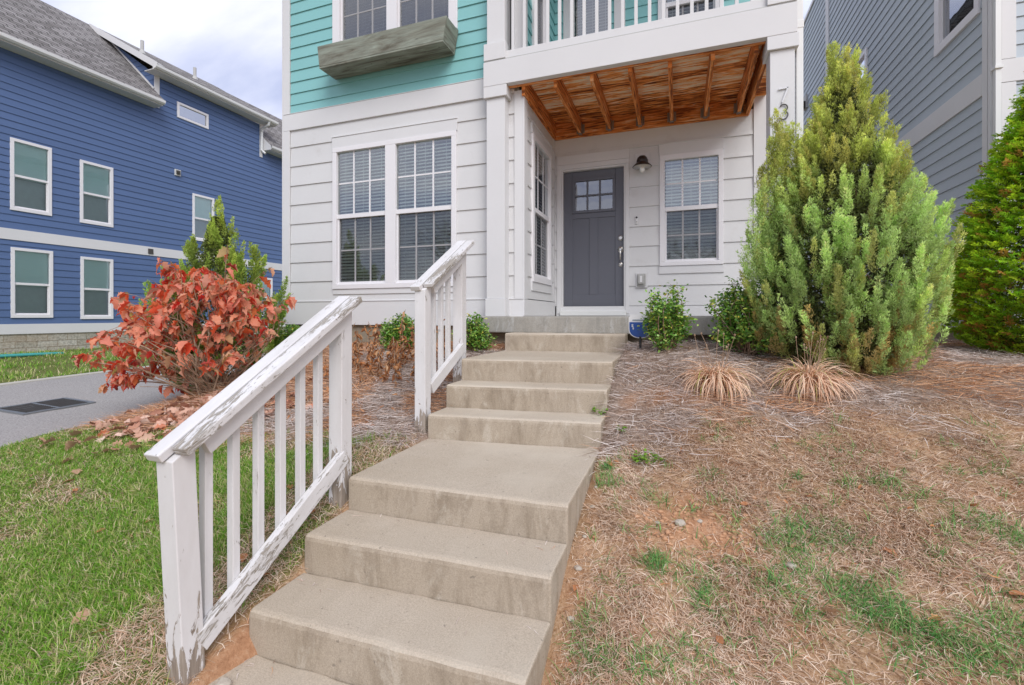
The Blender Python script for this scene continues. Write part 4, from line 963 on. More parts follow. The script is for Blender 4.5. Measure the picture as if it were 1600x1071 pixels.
SP = [(.58,2.48,.16,500),(.44,2.43,.13,380),(.72,2.50,.12,260),(1.29,2.67,.15,420),(1.38,2.60,.10,220),(.66,2.23,.15,520),(.74,2.17,.15,560),(.83,2.12,.16,560),(.92,2.06,.16,520),(1.07,2.12,.18,520),(1.16,2.2,.16,380),(-.10,2.22,.10,360),(.10,2.17,.10,200),(.12,2.08,.11,220),(-.12,1.84,.12,280),(-.28,1.82,.12,300),(-.36,1.92,.08,150),(.05,1.88,.12,160),(.95,2.88,.09,160),(.82,2.83,.07,110),(1.12,2.82,.06,60),
      (.28,2.27,.12,180),(.40,2.22,.12,200),(.50,2.32,.13,260),(.47,2.12,.14,240),(1.6,3.0,.06,50),(1.45,3.05,.05,40),(.60,2.86,.05,70),(1.05,2.45,.10,80),(.25,2.5,.07,70),(-.42,2.9,.05,140),(-.40,2.75,.06,70),(.18,2.62,.06,60),(1.35,2.3,.2,500),(1.2,1.95,.25,600),(.95,1.85,.2,400),(1.6,2.35,.2,300)]
ps = []
for x, y, r_, n in SP:
    n = int(n*.46); X = x+RNG.normal(0, r_*.42, n); Y = y+RNG.normal(0, r_*.32, n); ps.append(np.stack([X, Y, terrain(X, Y)], 1))
X = U(-.45, 3.5, 5200); Y = U(1.4, 3.6, 5200); s_ = np.repeat(np.arange(520), 10); X = X[s_]+RNG.normal(0,.018,len(s_)); Y = Y[s_]+RNG.normal(0,.018,len(s_)); mm = mulch_right(X, Y) < .2; ps.append(np.stack([X, Y, terrain(X, Y)], 1)[mm])
P = np.concatenate(ps); n = len(P)
v, q = ribbons(P, U(0,6.3,n), U(.04,.10,n), U(.0024,.0042,n), U(.35,1.35,n), U(.4,1.7,n), 4, U(-.5,.5,n), .1)
tag(arrmesh('grass', v, F4=q, mat=M['tuft']), kind='stuff')

# pine straw beds
def k_mr(X, Y): return np.clip(mulch_right(X, Y)+.25, 0, 1)*(X > -.5)*(Y < 8)*np.clip(2.6/np.hypot(X, Y), 0, 1)*(.55+.45*np.clip((fbm(X*5, Y*5, 61)-.35)*5, 0, 1))*~((Y > 4.95) & (X < 1.1))
P = scatter(105000, -.5, 4.6, 2.6, 7.6, k_mr); n = len(P); rust = fbm(P[:,0]*1.5, P[:,1]*1.5, 71) + np.exp(-((P[:,0]-1.6)/1.1)**2-((P[:,1]-4.3)/.5)**2)*.35 - np.exp(-((P[:,0]+.2)/.5)**2)*.2 > .56
fl = fbm(P[:,0]*3, P[:,1]*3, 81)*8
def needles(P, fl): n = len(P); P = P+np.stack([U(-.02,.02,n), U(-.02,.02,n), U(.0,.02,n)], 1); return ribbons(P, fl+RNG.normal(0, 1.0, n), U(.09,.21,n), U(.0026,.0042,n), U(-.12,.34,n), U(-.2,.6,n), 4, U(-.9,.9,n), .22)
b1 = needles(P[~rust], fl[~rust]); r1 = needles(P[rust], fl[rust])
def k_ml(X, Y): return np.clip(mulch_left(X, Y)+.2, 0, 1)*(X < -1.75)*(X > drive_edge(Y)+.15)*(Y < 5.2)*np.clip(2.8/np.hypot(X, Y), 0, 1)
P = scatter(62000, -5.4, -1.75, 2.3, 5.2, k_ml); n = len(P); rust = fbm(P[:,0]*2, P[:,1]*2, 72) + np.exp(-((P[:,0]+4.2)/.8)**2)*.3 > .52
fl = fbm(P[:,0]*3, P[:,1]*3, 82)*8
b2 = needles(P[~rust], fl[~rust]); r2 = needles(P[rust], fl[rust])
sx = []
for (y0, y1, z_), (yb, _c) in zip([(a_, b_, c_) for a_, b_, c_ in ST[:8]], [(4.96, 0)]+[(a_, b_) for a_, b_, c_ in ST[:7]]):   # bits blown into the corners of the treads
    k_ = 16; xx = np.where(RNG.uniform(0,1,k_) < .5, SX0+.03+RNG.exponential(.10,k_), SX1-.03-RNG.exponential(.10,k_)); sx.append(np.stack([np.clip(xx, SX0+.03, SX1-.03), yb-.02-np.clip(RNG.exponential(.035,k_), 0, .2), np.full(k_, z_+.003)], 1))
P = np.concatenate(sx); n = len(P); b3 = ribbons(P, U(0,6.3,n), U(.02,.06,n), U(.002,.004,n), U(0,.1,n), U(0,.2,n), 3, U(-.3,.3,n), .3)
v, q = join([b1, b2, b3]); tag(arrmesh('pine_straw', v, F4=q, mat=M['needle']), kind='stuff')
v, q = join([r1, r2]); tag(arrmesh('pine_straw', v, F4=q, mat=M['rustneedle']), kind='stuff')

# ---------------------------------------------------------------- leaves
def leaf_outline(kind, rng=random):
    if kind == 'oak':      # lobed oakleaf hydrangea, unit length along +x
        h = [(.0,.02),(.10,.16),(.20,.29),(.28,.33),(.35,.23),(.44,.27),(.54,.36),(.60,.32),(.64,.20),(.74,.21),(.86,.14),(1.0,0)]
    elif kind == 'oval': h = [(0,.02),(.15,.2),(.4,.30),(.65,.26),(.85,.14),(1,0)]
    elif kind == 'curl': h = [(0,.02),(.2,.12),(.45,.17),(.7,.12),(1,0)]
    elif kind == 'maple': h = [(0,.03),(.05,.22),(-.02,.42),(.2,.40),(.32,.58),(.42,.42),(.5,.28),(.62,.34),(.7,.2),(.8,.2),(1,0)]
    return h
def leaf_mesh(kind, n, base, heading, pitch, size, fold, curl, roll, rngv=.12):
    """n leaves as folded strips: verts along the midrib plus both margins (numpy)"""
    h = np.array(leaf_outline(kind)); m = len(h)
    x = h[:,0][None]*np.ones((n,1)); w = h[:,1][None]*(1+RNG.normal(0, rngv, (n, m)))
    L = np.empty((n, m, 3, 3))
    c = curl[:,None]*x; zx = np.where(np.abs(curl[:,None]) < 1e-3, x, np.sin(c)/np.where(curl==0, 1e-3, curl)[:,None]); zz = -(1-np.cos(c))/np.where(curl==0, 1e-3, curl)[:,None]
    cf, sf = np.cos(fold)[:,None], np.sin(fold)[:,None]
    ripple = RNG.normal(0, .035, (n, m, 2))
    L[:,:,1,0] = zx; L[:,:,1,1] = 0; L[:,:,1,2] = zz
    for k, s in ((0, 1), (2, -1)): L[:,:,k,0] = zx; L[:,:,k,1] = s*w*cf; L[:,:,k,2] = zz + w*sf + ripple[:,:,k//2]
    L *= size[:,None,None,None]
    cr, sr = np.cos(roll), np.sin(roll); y = L[...,1].copy(); z = L[...,2].copy()
    L[...,1] = y*cr[:,None,None]-z*sr[:,None,None]; L[...,2] = y*sr[:,None,None]+z*cr[:,None,None]
    cp, sp = np.cos(pitch)[:,None,None], np.sin(pitch)[:,None,None]; X = L[...,0].copy(); z = L[...,2].copy()
    L[...,0] = X*cp - z*sp; L[...,2] = X*sp + z*cp
    ch, sh = np.cos(heading)[:,None,None], np.sin(heading)[:,None,None]; X = L[...,0].copy(); y = L[...,1].copy()
    L[...,0] = X*ch - y*sh; L[...,1] = X*sh + y*ch
    L += base[:,None,None,:]
    V = L.reshape(-1, 3); b = (np.arange(n)*m*3)[:,None]; Q = []
    for i in range(m-1):
        o = i*3
        Q.append(np.stack([b+o, b+o+3, b+o+4, b+o+1], -1)); Q.append(np.stack([b+o+1, b+o+4, b+o+5, b+o+2], -1))
    return V, np.concatenate(Q, 1).reshape(-1, 4)

def stem_curve(p0, p1, bend, k=6):
    p0, p1 = Vector(p0), Vector(p1); L = (p1-p0).length; r = Vector((random.gauss(0,1), random.gauss(0,1), random.gauss(0,.5)))*bend*L
    return [p0.lerp(p1, t) + r*math.sin(t*math.pi) + Vector((0,0,bend*L*.6*math.sin(t*math.pi))) for t in [i/k for i in range(k+1)]]

# red oakleaf hydrangea
def red_shrub():
    c = Vector((-4.30, 3.36, tz(-4.30, 3.36)))
    sh = thing('hydrangea_shrub', c, 'big oakleaf shrub with red and orange autumn leaves left of the stair railing', 'shrub')
    st_ = MB(); tips = []; mains = []
    rnd = random.Random(12); random.seed(12)
    while len(tips) < 140:
        a = rnd.uniform(0, 2*math.pi); u = rnd.uniform(-.16, 1.0)
        rad = .98*math.sqrt(max(0, 1-(max(u,0)*.95)**2))
        rr_ = rnd.uniform(.45, 1)*rad
        # wide low crown, leaning to the viewer's left
        t = Vector((c.x-.16+rr_*math.cos(a)*1.08-.26*(1-u)-.05, c.y+rr_*math.sin(a)*.72, c.z+.42+.82*u+rnd.uniform(-.06,.06)))
        if t.z < c.z+.10: continue
        tips.append(t)
    extra = [Vector((c.x+.28, c.y-.1, c.z+1.42)), Vector((c.x+.62, c.y+.1, c.z+1.22)), Vector((c.x-.5, c.y-.1, c.z+1.30)), Vector((c.x-.95,c.y-.25,c.z+.98)), Vector((c.x-1.05,c.y-.3,c.z+.20)), Vector((c.x-.2,c.y-.4,c.z+1.28)), Vector((c.x+.1,c.y-.2,c.z+1.22))]
    B, H, P_, S_, F_, C_, R_ = [], [], [], [], [], [], []
    for i in range(22): extra.append(Vector((c.x-rnd.uniform(.55,1.30), c.y-rnd.uniform(.0,.5), c.z+rnd.uniform(-.02,.55))))
    for i in range(6): extra.append(Vector((c.x+rnd.uniform(.4,.75), c.y+rnd.uniform(-.1,.3), c.z+rnd.uniform(.6,1.15))))
    for ti, t in enumerate(tips+extra):
        b = Vector((c.x+rnd.uniform(-.14,.18), c.y+rnd.uniform(-.12,.12), c.z-.03)); pts = stem_curve(b, t, .10)
        if ti % 4 == 0 or not mains:
            mains.append(pts); st_.tube(pts, [.010-.007*i/6 for i in range(7)], 5, cap=False)
        else:
            near = min(mains, key=lambda m_: (m_[4]-t).length); pts = stem_curve(near[3], t, .14); st_.tube(pts, [.005-.003*i/6 for i in range(7)], 5, cap=False)
        d = (pts[-1]-pts[-2]).normalized()
        for k in range(rnd.randint(6, 11)):
            q = pts[-1].lerp(pts[-4], rnd.random()**1.3); az = rnd.uniform(0, 6.28) if rnd.random() < .55 else math.atan2(t.y-c.y, t.x-c.x)+rnd.gauss(0,.8)
            B.append(q); H.append(az); P_.append(rnd.uniform(-1.25, .15)); S_.append(rnd.choice((rnd.uniform(.05,.10), rnd.uniform(.09,.155)))); F_.append(rnd.uniform(.1,1.2)); C_.append(rnd.uniform(.1,1.5)); R_.append(rnd.gauss(0,.55))
    for i in range(60):       # bare fine twigs low in the bush
        a = rnd.uniform(0, 6.28); t = c+Vector((math.cos(a)*rnd.uniform(.2,.9), math.sin(a)*.5, rnd.uniform(.05,.55))); st_.tube(stem_curve(c+Vector((rnd.uniform(-.2,.2),rnd.uniform(-.1,.1),0)), t, .12, 5), .0028, 4, cap=False)
    st_.build('stems', M['twig'], sh, recalc=False, smooth=True)
    n = len(B); v, q = leaf_mesh('oak', n, np.array([tuple(b) for b in B]), np.array(H), np.array(P_), np.array(S_), np.array(F_), np.array(C_), np.array(R_))
    arrmesh('leaves', v, F4=q, mat=M['redleaf'], parent=sh, off=tuple(c))
red_shrub()

# small leaved hollies
def holly(loc, w, h, nst, label, seed, group=None, lean=0, dens=1.0):
    rnd = random.Random(seed); random.seed(seed); c = Vector((loc[0], loc[1], tz(loc[0], loc[1])))
    sh = thing('holly_bush', c, label, 'bush', group); st_ = MB(); B, H, P_, S_, F_, C_, R_ = [[] for _ in range(7)]
    for i in range(nst):
        a = rnd.uniform(0, 6.28); u = rnd.random()**.8; rad = w/2*math.sqrt(max(.05, 1-(u*1.02-.12)**2))*rnd.uniform(.35, 1.0)
        t = c+Vector((rad*math.cos(a)+lean*u, rad*math.sin(a)*.85, .10+(h-.10)*u*rnd.uniform(.9,1.04)))
        pts = stem_curve(c+Vector((rnd.uniform(-.04,.04), rnd.uniform(-.04,.04), -.02)), t, .10)
        st_.tube(pts, [.006-.0045*k/6 for k in range(7)], 5, cap=False)
        for k in range(int(rnd.randint(60, 95)*dens)):
            f = rnd.uniform(.42, 1.02); j = min(5, int(f*6)); q = pts[j].lerp(pts[j+1], f*6-j) + Vector((rnd.gauss(0,.028), rnd.gauss(0,.028), rnd.gauss(0,.026)))
            B.append(q); H.append(rnd.uniform(0, 6.28)); P_.append(rnd.uniform(-.5,1.0)); S_.append(rnd.uniform(.022,.040)); F_.append(rnd.uniform(.05,.45)); C_.append(rnd.uniform(-.3,.6)); R_.append(rnd.gauss(0,.6))
    st_.build('stems', M['twig'], sh, recalc=False, smooth=True)
    n = len(B); v, q = leaf_mesh('oval', n, np.array([tuple(b) for b in B]), np.array(H), np.array(P_), np.array(S_), np.array(F_), np.array(C_), np.array(R_))
    arrmesh('leaves', v, F4=q, mat=M['holly'], parent=sh, off=tuple(c))
GH_ = 'green holly bushes along the house'
holly((-.10,4.36), .46, .60, 48, 'small holly bush in front of the porch slab beside the blue yard sign', 21, GH_)
holly((.56,4.50), .74, .64, 80, 'wider holly bush between the small holly and the big juniper', 22, GH_)
holly((-3.10,4.75), .52, .42, 44, 'rounded holly bush under the wide ground floor window', 23, GH_)
holly((-2.12,4.72), .50, .42, 40, 'holly bush partly hidden behind the upper stair railing at the end of the porch slab', 24, GH_)
holly((-4.75,4.75), .5, .36, 34, 'low green bush at the left corner of the aqua house', 25, GH_, dens=.8)

# brown dead hydrangea stems
def dead_shrub():
    c = Vector((-2.72, 3.98, tz(-2.72, 3.98))); rnd = random.Random(31); random.seed(31)
    sh = thing('hydrangea_shrub', c, 'low shrub of withered brown leaves on bare stems between the two stair railings', 'shrub')
    st_ = MB(); B, H, P_, S_, F_, C_, R_ = [[] for _ in range(7)]
    for i in range(46):
        b = c+Vector((rnd.uniform(-.55,.62), rnd.uniform(-.35,.35), 0)); b.z = tz(b.x, b.y)-.02
        t = b+Vector((rnd.gauss(0,.08), rnd.gauss(0,.08), rnd.uniform(.22,.58))); pts = stem_curve(b, t, .05)
        st_.tube(pts, [.0045-.002*k/6 for k in range(7)], 5, cap=False)
        for k in range(rnd.randint(14, 26)):
            f = rnd.uniform(.1, 1); j = min(5, int(f*6)); q = pts[j].lerp(pts[j+1], f*6-j)
            B.append(q); H.append(rnd.uniform(0,6.28)); P_.append(rnd.uniform(-1.5,-.5)); S_.append(rnd.uniform(.03,.075)); F_.append(rnd.uniform(.6,1.35)); C_.append(rnd.uniform(-2.0,2.6)); R_.append(rnd.gauss(0,.9))
    st_.build('stems', M['twig'], sh, recalc=False, smooth=True)
    n = len(B); v, q = leaf_mesh('oval', n, np.array([tuple(b) for b in B]), np.array(H), np.array(P_), np.array(S_), np.array(F_), np.array(C_), np.array(R_))
    arrmesh('leaves', v, F4=q, mat=M['deadleaf'], parent=sh, off=tuple(c))
dead_shrub()

# tan ornamental clumps
def clump(x, y, n, label, seed, hgt, stalks):
    z = tz(x, y); c = (x, y, z); sh = thing('grass_clump', c, label, 'grass clump', 'dry ornamental grass clumps'); rnd = random.Random(seed)
    P = np.stack([x+RNG.normal(0,.035,n), y+RNG.normal(0,.035,n), np.full(n, z+.0)], 1)
    v, q = ribbons(P, U(0,6.3,n), U(.22,.46,n)*hgt, U(.005,.010,n), U(.6,1.5,n), U(1.8,3.4,n), 8, U(-.5,.5,n), .10)
    v[:,2] = np.maximum(v[:,2], terrain(v[:,0], v[:,1])+.004)
    arrmesh('blades', v, F4=q, mat=M['tanblade'], parent=sh, off=c)
    s = MB()
    for i in range(stalks):
        a = rnd.uniform(0, 6.28); r_ = rnd.uniform(.05,.2); t = Vector((x+r_*math.cos(a), y+r_*math.sin(a), z+rnd.uniform(.26,.42)))
        random.seed(seed+i); pts = stem_curve((x+r_*.2*math.cos(a), y+r_*.2*math.sin(a), z), t, .04); s.tube(pts, .0022, 4, cap=False); s.lathe(t, [(.002,-.004),(.006,0),(.006,.008),(.001,.014)], 6)
    s.build('stalks', M['twig'], sh, recalc=False)
clump(.26, 3.72, 640, 'tan dried grass clump with drooping blades below the small holly', 41, .93, 9)
clump(.87, 3.84, 760, 'tan dried grass clump with a few green blades in front of the big juniper', 42, 1.02, 11)

# ---------------------------------------------------------------- conifers
def conifer(name, c, label, cat, group, prof, nplume, plen, prad, leafn, leaf, colf, up=1.0, flat=False, seed=1, squash=1.0, spikes=(), inner=6000, incol=(.10,.045,.02), clusters=0):
    """prof: list (height, radius); plumes are leafy sprays growing out of the crown surface; colf(h01, rnd) -> colour"""
    rg_ = np.random.default_rng(seed); c = np.array(c, float); H = prof[-1][0]
    hs = np.array([p[0] for p in prof]); rs = np.array([p[1] for p in prof])
    w = np.interp(np.linspace(0, H, 200), hs, rs)+.06; cdf = np.cumsum(w)/w.sum()
    h = np.interp(rg_.uniform(0, 1, nplume), cdf, np.linspace(0, H, 200)); az = rg_.uniform(0, 2*np.pi, nplume)
    lump = .88+.26*np.array([vnoise(np.array([a*1.6]), np.array([b*2.2]), seed)[0] for a, b in zip(az, h)])
    rad = np.interp(h, hs, rs)*lump*np.sqrt(rg_.uniform(.45, 1, nplume))
    base = np.stack([rad*np.cos(az), rad*np.sin(az)*squash, h], 1)
    slope = np.interp(h+.1, hs, rs)-np.interp(h-.1, hs, rs)
    outw = np.stack([np.cos(az), np.sin(az), np.zeros(nplume)], 1)
    d = outw*(.55 if not flat else 1.0) + np.array([0,0,1.0])*up*(1+.4*rg_.uniform(-1,1,nplume))[:,None] + rg_.normal(0, .16, (nplume,3))
    d /= np.linalg.norm(d, axis=1)[:,None]
    L = plen*rg_.uniform(.6, 1.25, nplume)
    for (sx, sy, z0, z1, k) in spikes:               # leader shoots
        m = k; t = rg_.uniform(0, 1, m); bb = np.stack([sx*(1-.0*t)+rg_.normal(0,.02,m)+ (1-t)*rg_.normal(0,.06,m), sy+rg_.normal(0,.03,m), z0+(z1-z0)*t], 1)
        dd = np.stack([rg_.normal(0,.30,m), rg_.normal(0,.30,m), np.ones(m)], 1); dd /= np.linalg.norm(dd, axis=1)[:,None]
        base = np.concatenate([base, bb]); d = np.concatenate([d, dd]); L = np.concatenate([L, plen*(.5+.6*(1-t))]); outw = np.concatenate([outw, dd]); h = np.concatenate([h, bb[:,2]])
    cid = None
    if clusters:       # gather the sprays into pointed plumes
        K = clusters; ng = len(h)-nplume; sel = rg_.integers(0, nplume, K)
        cb, cd = base[sel], d[sel]; cl_ = plen*rg_.uniform(1.0, 1.8, K); cr_ = prad*rg_.uniform(1.1, 1.9, K)
        cid = np.concatenate([rg_.integers(0, K, nplume), np.full(ng, -1)]); i_ = cid[:nplume]; t_ = rg_.uniform(0, 1, nplume)**.9
        e1 = np.cross(cd, np.array([.3,.2,.93])); e1 /= np.linalg.norm(e1,axis=1)[:,None]; e2 = np.cross(cd, e1); f_ = rg_.uniform(0, 6.283, nplume)
        o_ = e1[i_]*np.cos(f_)[:,None]+e2[i_]*np.sin(f_)[:,None]
        base[:nplume] = cb[i_] + cd[i_]*((t_-.55)*cl_[i_])[:,None] + o_*(cr_[i_]*(1-.85*t_)*np.sqrt(rg_.uniform(.2,1,nplume)))[:,None]
        dd_ = cd[i_]+o_*(.55*(1-t_))[:,None]; d[:nplume] = dd_/np.linalg.norm(dd_,axis=1)[:,None]; L[:nplume] = plen*rg_.uniform(.4,.7,nplume)
    N = len(base); base = base - d*(L*.55)[:,None]
    ref = np.cross(d, np.array([.13,.27,.95])); ref /= np.linalg.norm(ref, axis=1)[:,None]; ref2 = np.cross(d, ref)
    if flat:             # fan planes: ref stays horizontal-ish around the crown
        ref = np.cross(np.array([0,0,1.0]), d); ref /= np.linalg.norm(ref, axis=1)[:,None]; ref2 = np.cross(d, ref)
        tw = rg_.uniform(-.9, .9, N)[:,None]; ref, ref2 = ref*np.cos(tw)+ref2*np.sin(tw), -ref*np.sin(tw)+ref2*np.cos(tw)
    m = leafn; t = rg_.uniform(0, 1, (N, m))**.85; ph = rg_.uniform(0, 2*np.pi, (N, m))
    R0 = prad*(1-t*.80)*(np.minimum(1, t*5))*np.sqrt(rg_.uniform(.15, 1, (N, m)))
    ca, sa = np.cos(ph), np.sin(ph)*(.16 if flat else 1.0)
    bend = (t**2)*.0
    pos = base[:,None]+d[:,None]*(L[:,None]*t)[...,None] + ref[:,None]*(R0*ca)[...,None] + ref2[:,None]*(R0*sa)[...,None]
    ld = d[:,None]*(.85 if not flat else .65) + ref[:,None]*(ca*.75)[...,None] + ref2[:,None]*(sa*.75)[...,None] + rg_.normal(0,.28,(N,m,3)) + np.array([0,0,.25 if not flat else -.05])
    ld /= np.linalg.norm(ld, axis=2)[...,None]
    sd = np.cross(ld, rg_.normal(0,1,(N,m,3))) if not flat else np.cross(ld, ref2[:,None]+rg_.normal(0,.35,(N,m,3))); sd /= np.linalg.norm(sd, axis=2)[...,None]
    ll = leaf[0]*rg_.uniform(.6, 1.4, (N,m))[...,None]; lw = leaf[1]*rg_.uniform(.7, 1.3, (N,m))[...,None]
    V = np.stack([pos-ld*ll*.3, pos+sd*lw*.5+ld*ll*.15, pos+ld*ll*.7, pos-sd*lw*.5+ld*ll*.15], 2)
    if clusters:
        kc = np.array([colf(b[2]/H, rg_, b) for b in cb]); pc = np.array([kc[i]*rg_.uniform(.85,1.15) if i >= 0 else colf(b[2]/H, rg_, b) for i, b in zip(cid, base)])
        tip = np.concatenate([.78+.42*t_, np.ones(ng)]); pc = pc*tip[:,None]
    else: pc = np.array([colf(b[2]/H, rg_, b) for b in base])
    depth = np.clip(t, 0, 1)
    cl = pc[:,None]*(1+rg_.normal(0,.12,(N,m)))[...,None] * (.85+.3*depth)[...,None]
    V = V.reshape(-1, 3); C = np.repeat(cl.reshape(-1, 3), 4, axis=0)
    # inner filler foliage, darker than the outer sprays
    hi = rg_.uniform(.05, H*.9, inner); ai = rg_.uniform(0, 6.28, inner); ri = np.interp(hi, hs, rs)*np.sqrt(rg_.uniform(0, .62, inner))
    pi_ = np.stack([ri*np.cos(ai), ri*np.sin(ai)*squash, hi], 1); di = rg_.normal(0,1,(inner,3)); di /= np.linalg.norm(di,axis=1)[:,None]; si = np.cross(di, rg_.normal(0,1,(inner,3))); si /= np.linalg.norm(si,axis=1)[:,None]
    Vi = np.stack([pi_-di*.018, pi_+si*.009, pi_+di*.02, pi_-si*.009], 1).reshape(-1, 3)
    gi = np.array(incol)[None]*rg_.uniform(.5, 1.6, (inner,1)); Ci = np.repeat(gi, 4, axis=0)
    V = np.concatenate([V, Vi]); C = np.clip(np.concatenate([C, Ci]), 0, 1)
    Q = np.arange(len(V)).reshape(-1, 4)
    tr = thing(name, c, label, cat, group)
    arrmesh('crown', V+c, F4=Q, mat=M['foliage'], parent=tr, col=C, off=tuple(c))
    k = MB(); random.seed(seed); k.tube([c+np.array([0,0,-.1]), c+np.array([.02,0,H*.3]), c+np.array([0,.02,H*.62]), c+np.array([0,0,H*.9])], [.05,.042,.028,.008], 8)
    for i in range(26):
        zz_ = random.uniform(.06, .7)*H; a = random.uniform(0, 6.28); rr_ = float(np.interp(zz_+.2, hs, rs))*.8
        k.tube(stem_curve(c+np.array([0,0,zz_]), c+np.array([rr_*math.cos(a), rr_*math.sin(a)*squash, zz_+rr_*.5]), .08, 5), [.014,.012,.010,.008,.006,.003], 5, cap=False)
    k.build('trunk', M['bark'], tr, recalc=False, smooth=True)
def jun_col(h, r, b):
    blue = np.array([.52,.70,.25]); yel = np.array([.56,.63,.16]); ol = np.array([.52,.46,.14]); rust = np.array([.56,.28,.12])
    k = np.clip((h-.46)/.2 + r.normal(0,.22), 0, 1); c = blue*(1-k)+yel*k
    if r.uniform() < .16+.15*k: c = c*.4+ol*.6
    if b[0] > .35 and r.uniform() < .35: c = c*.6+yel*.4
    if h < .2 and r.uniform() < .32: c = c*.35+rust*.65
    return c*r.uniform(.72, 1.25)
JP = [(0,.22),(.12,.46),(.30,.57),(.55,.62),(.85,.67),(1.10,.62),(1.35,.50),(1.58,.40),(1.78,.27),(1.98,.18),(2.2,.11),(2.45,.04)]
jx, jy = 1.215, 4.36
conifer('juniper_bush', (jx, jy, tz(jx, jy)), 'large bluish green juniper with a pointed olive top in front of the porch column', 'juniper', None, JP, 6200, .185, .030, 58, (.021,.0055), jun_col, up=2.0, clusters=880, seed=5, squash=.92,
        spikes=((-.06,-.05,1.6,2.55,60),(.12,.0,1.6,2.36,36),(-.44,.02,1.2,2.10,80),(-.38,.0,1.0,1.96,80),(-.50,-.05,.9,1.86,80),(-.44,-.12,1.0,1.92,80),(-.55,.05,.8,1.66,70),(-.30,-.14,1.1,1.82,70),(-.58,-.14,.7,1.5,60),(-.34,-.1,1.2,1.95,40),(.28,.0,1.3,2.12,34),(-.62,-.2,.8,1.36,26),(.44,-.1,.9,1.5,26)), inner=26000, incol=(.12,.14,.05))
def arb_col(h, r, b):
    g = np.array([.28,.56,.035]); y = np.array([.52,.66,.04]); br = np.array([.52,.29,.07])
    k = r.uniform(); c = g*(1-k)+y*k
    if r.uniform() < .10*(1.2-h): c = br
    return c*r.uniform(.75, 1.3)
AP = [(0,.38),(.15,.60),(.42,.76),(.75,.77),(1.1,.66),(1.5,.51),(1.9,.38),(2.3,.23),(2.6,.10),(2.85,.02)]
ax_, ay_ = 3.34, 6.00
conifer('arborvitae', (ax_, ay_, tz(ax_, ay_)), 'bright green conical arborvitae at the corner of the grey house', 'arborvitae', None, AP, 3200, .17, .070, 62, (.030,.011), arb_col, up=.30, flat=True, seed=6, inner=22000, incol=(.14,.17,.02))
def smc(h, r, b):
    g = np.array([.26,.42,.08]); y = np.array([.45,.54,.10]); k = np.clip(h+r.normal(0,.25), 0, 1); return (g*(1-k)+y*k)*r.uniform(.7,1.2)
SP_ = [(0,.35),(.3,.60),(.7,.72),(1.1,.66),(1.4,.40),(1.65,.2),(1.9,.10),(2.2,.03)]
sx_, sy_ = -5.12, 4.03

conifer('juniper_bush', (sx_, sy_, tz(sx_, sy_)), 'yellow green juniper with several pointed tips behind the red leaved shrub', 'juniper', None, SP_, 1300, .25, .036, 60, (.026,.010), smc, up=2.2, seed=7, clusters=110,
        spikes=((.03,0,1.2,2.18,40),(-.46,0,.7,1.66,60),(.52,.05,.7,1.62,60),(.36,.0,.8,1.5,40),(.22,0,1.1,1.82,22),(-.12,0,1.1,1.85,20),(-.52,.0,.6,1.15,14)), inner=9000, incol=(.12,.15,.04))

# ---------------------------------------------------------------- fallen leaves, weeds, stones, sign
def one_leaf(kind, mat, seed, size):
    random.seed(seed); v, q = leaf_mesh(kind, 1, np.zeros((1,3)), np.zeros(1), np.zeros(1), np.array([size]), np.array([random.uniform(.1,.6)]), np.array([random.uniform(-.9,.9)]), np.array([random.gauss(0,.3)]))
    v = v - v.mean(0); v[:,2] -= v[:,2].min(); me_ = arrmesh('fallen_leaf', v, F4=q, mat=mat, smooth=True); return me_
protos = []
def drop(proto, x, y, label, group, first=[]):
    o = proto.copy(); COL.objects.link(o); o.location = (x, y, tz(x, y)+.012); o.rotation_euler = (random.gauss(0,.25), random.gauss(0,.25), random.uniform(0,6.28)); s_ = random.uniform(.75,1.2); o.scale = (s_, s_, s_)
    tag(o, label, 'leaf', group)
tanp = [one_leaf('oak', M['tanleaf'], i, .11) for i in range(3)]; rustp = [one_leaf('oval', M['rustleaf'], 10+i, .055) for i in range(3)]; orap = [one_leaf('maple', M['orangeleaf'], 20+i, .07) for i in range(2)]
random.seed(77)
LL = [(-4.55,2.35),(-4.7,2.42),(-4.35,2.2),(-4.05,2.32),(-3.85,2.42),(-4.62,2.2),(-4.15,2.12),(-3.95,2.02),(-3.9,2.45),(-4.3,2.45),(-3.65,2.5),(-3.55,2.38),(-3.5,2.55),(-2.55,1.38),(-3.3,2.45),(-4.85,2.3)]
for i, (x, y) in enumerate(LL): drop(tanp[i % 3], x+random.uniform(-.05,.05), y+random.uniform(-.05,.05), 'pale tan fallen leaf lying on the green left lawn', 'tan leaves on the left lawn')
RL = [(-3.9,1.98),(-3.72,1.92),(-2.5,1.92),(-2.62,1.62),(-3.2,1.5),(-2.3,1.9),(-2.2,2.2),(-2.05,1.75),(-1.95,1.95),(-2.12,1.62),(-1.95,1.55),(-2.35,1.3),(-2.2,2.45),(-2.9,1.85),(-3.1,1.72),(-1.9,2.05),(-1.88,1.72)]
for x, y in RL: drop(rustp[random.randrange(3)], x, y, 'rust brown fallen leaf on the grass left of the steps', 'rust leaves left of the steps')
RR = [(-.40,2.92),(-.43,2.05),(.62,2.72),(.32,2.62),(1.3,2.78),(1.22,2.32),(.2,3.15),(.15,1.95),(.86,2.45)]
for x, y in RR: drop(rustp[random.randrange(3)], x, y, 'small rust brown fallen leaf on the dry right bank', 'rust leaves on the right bank')
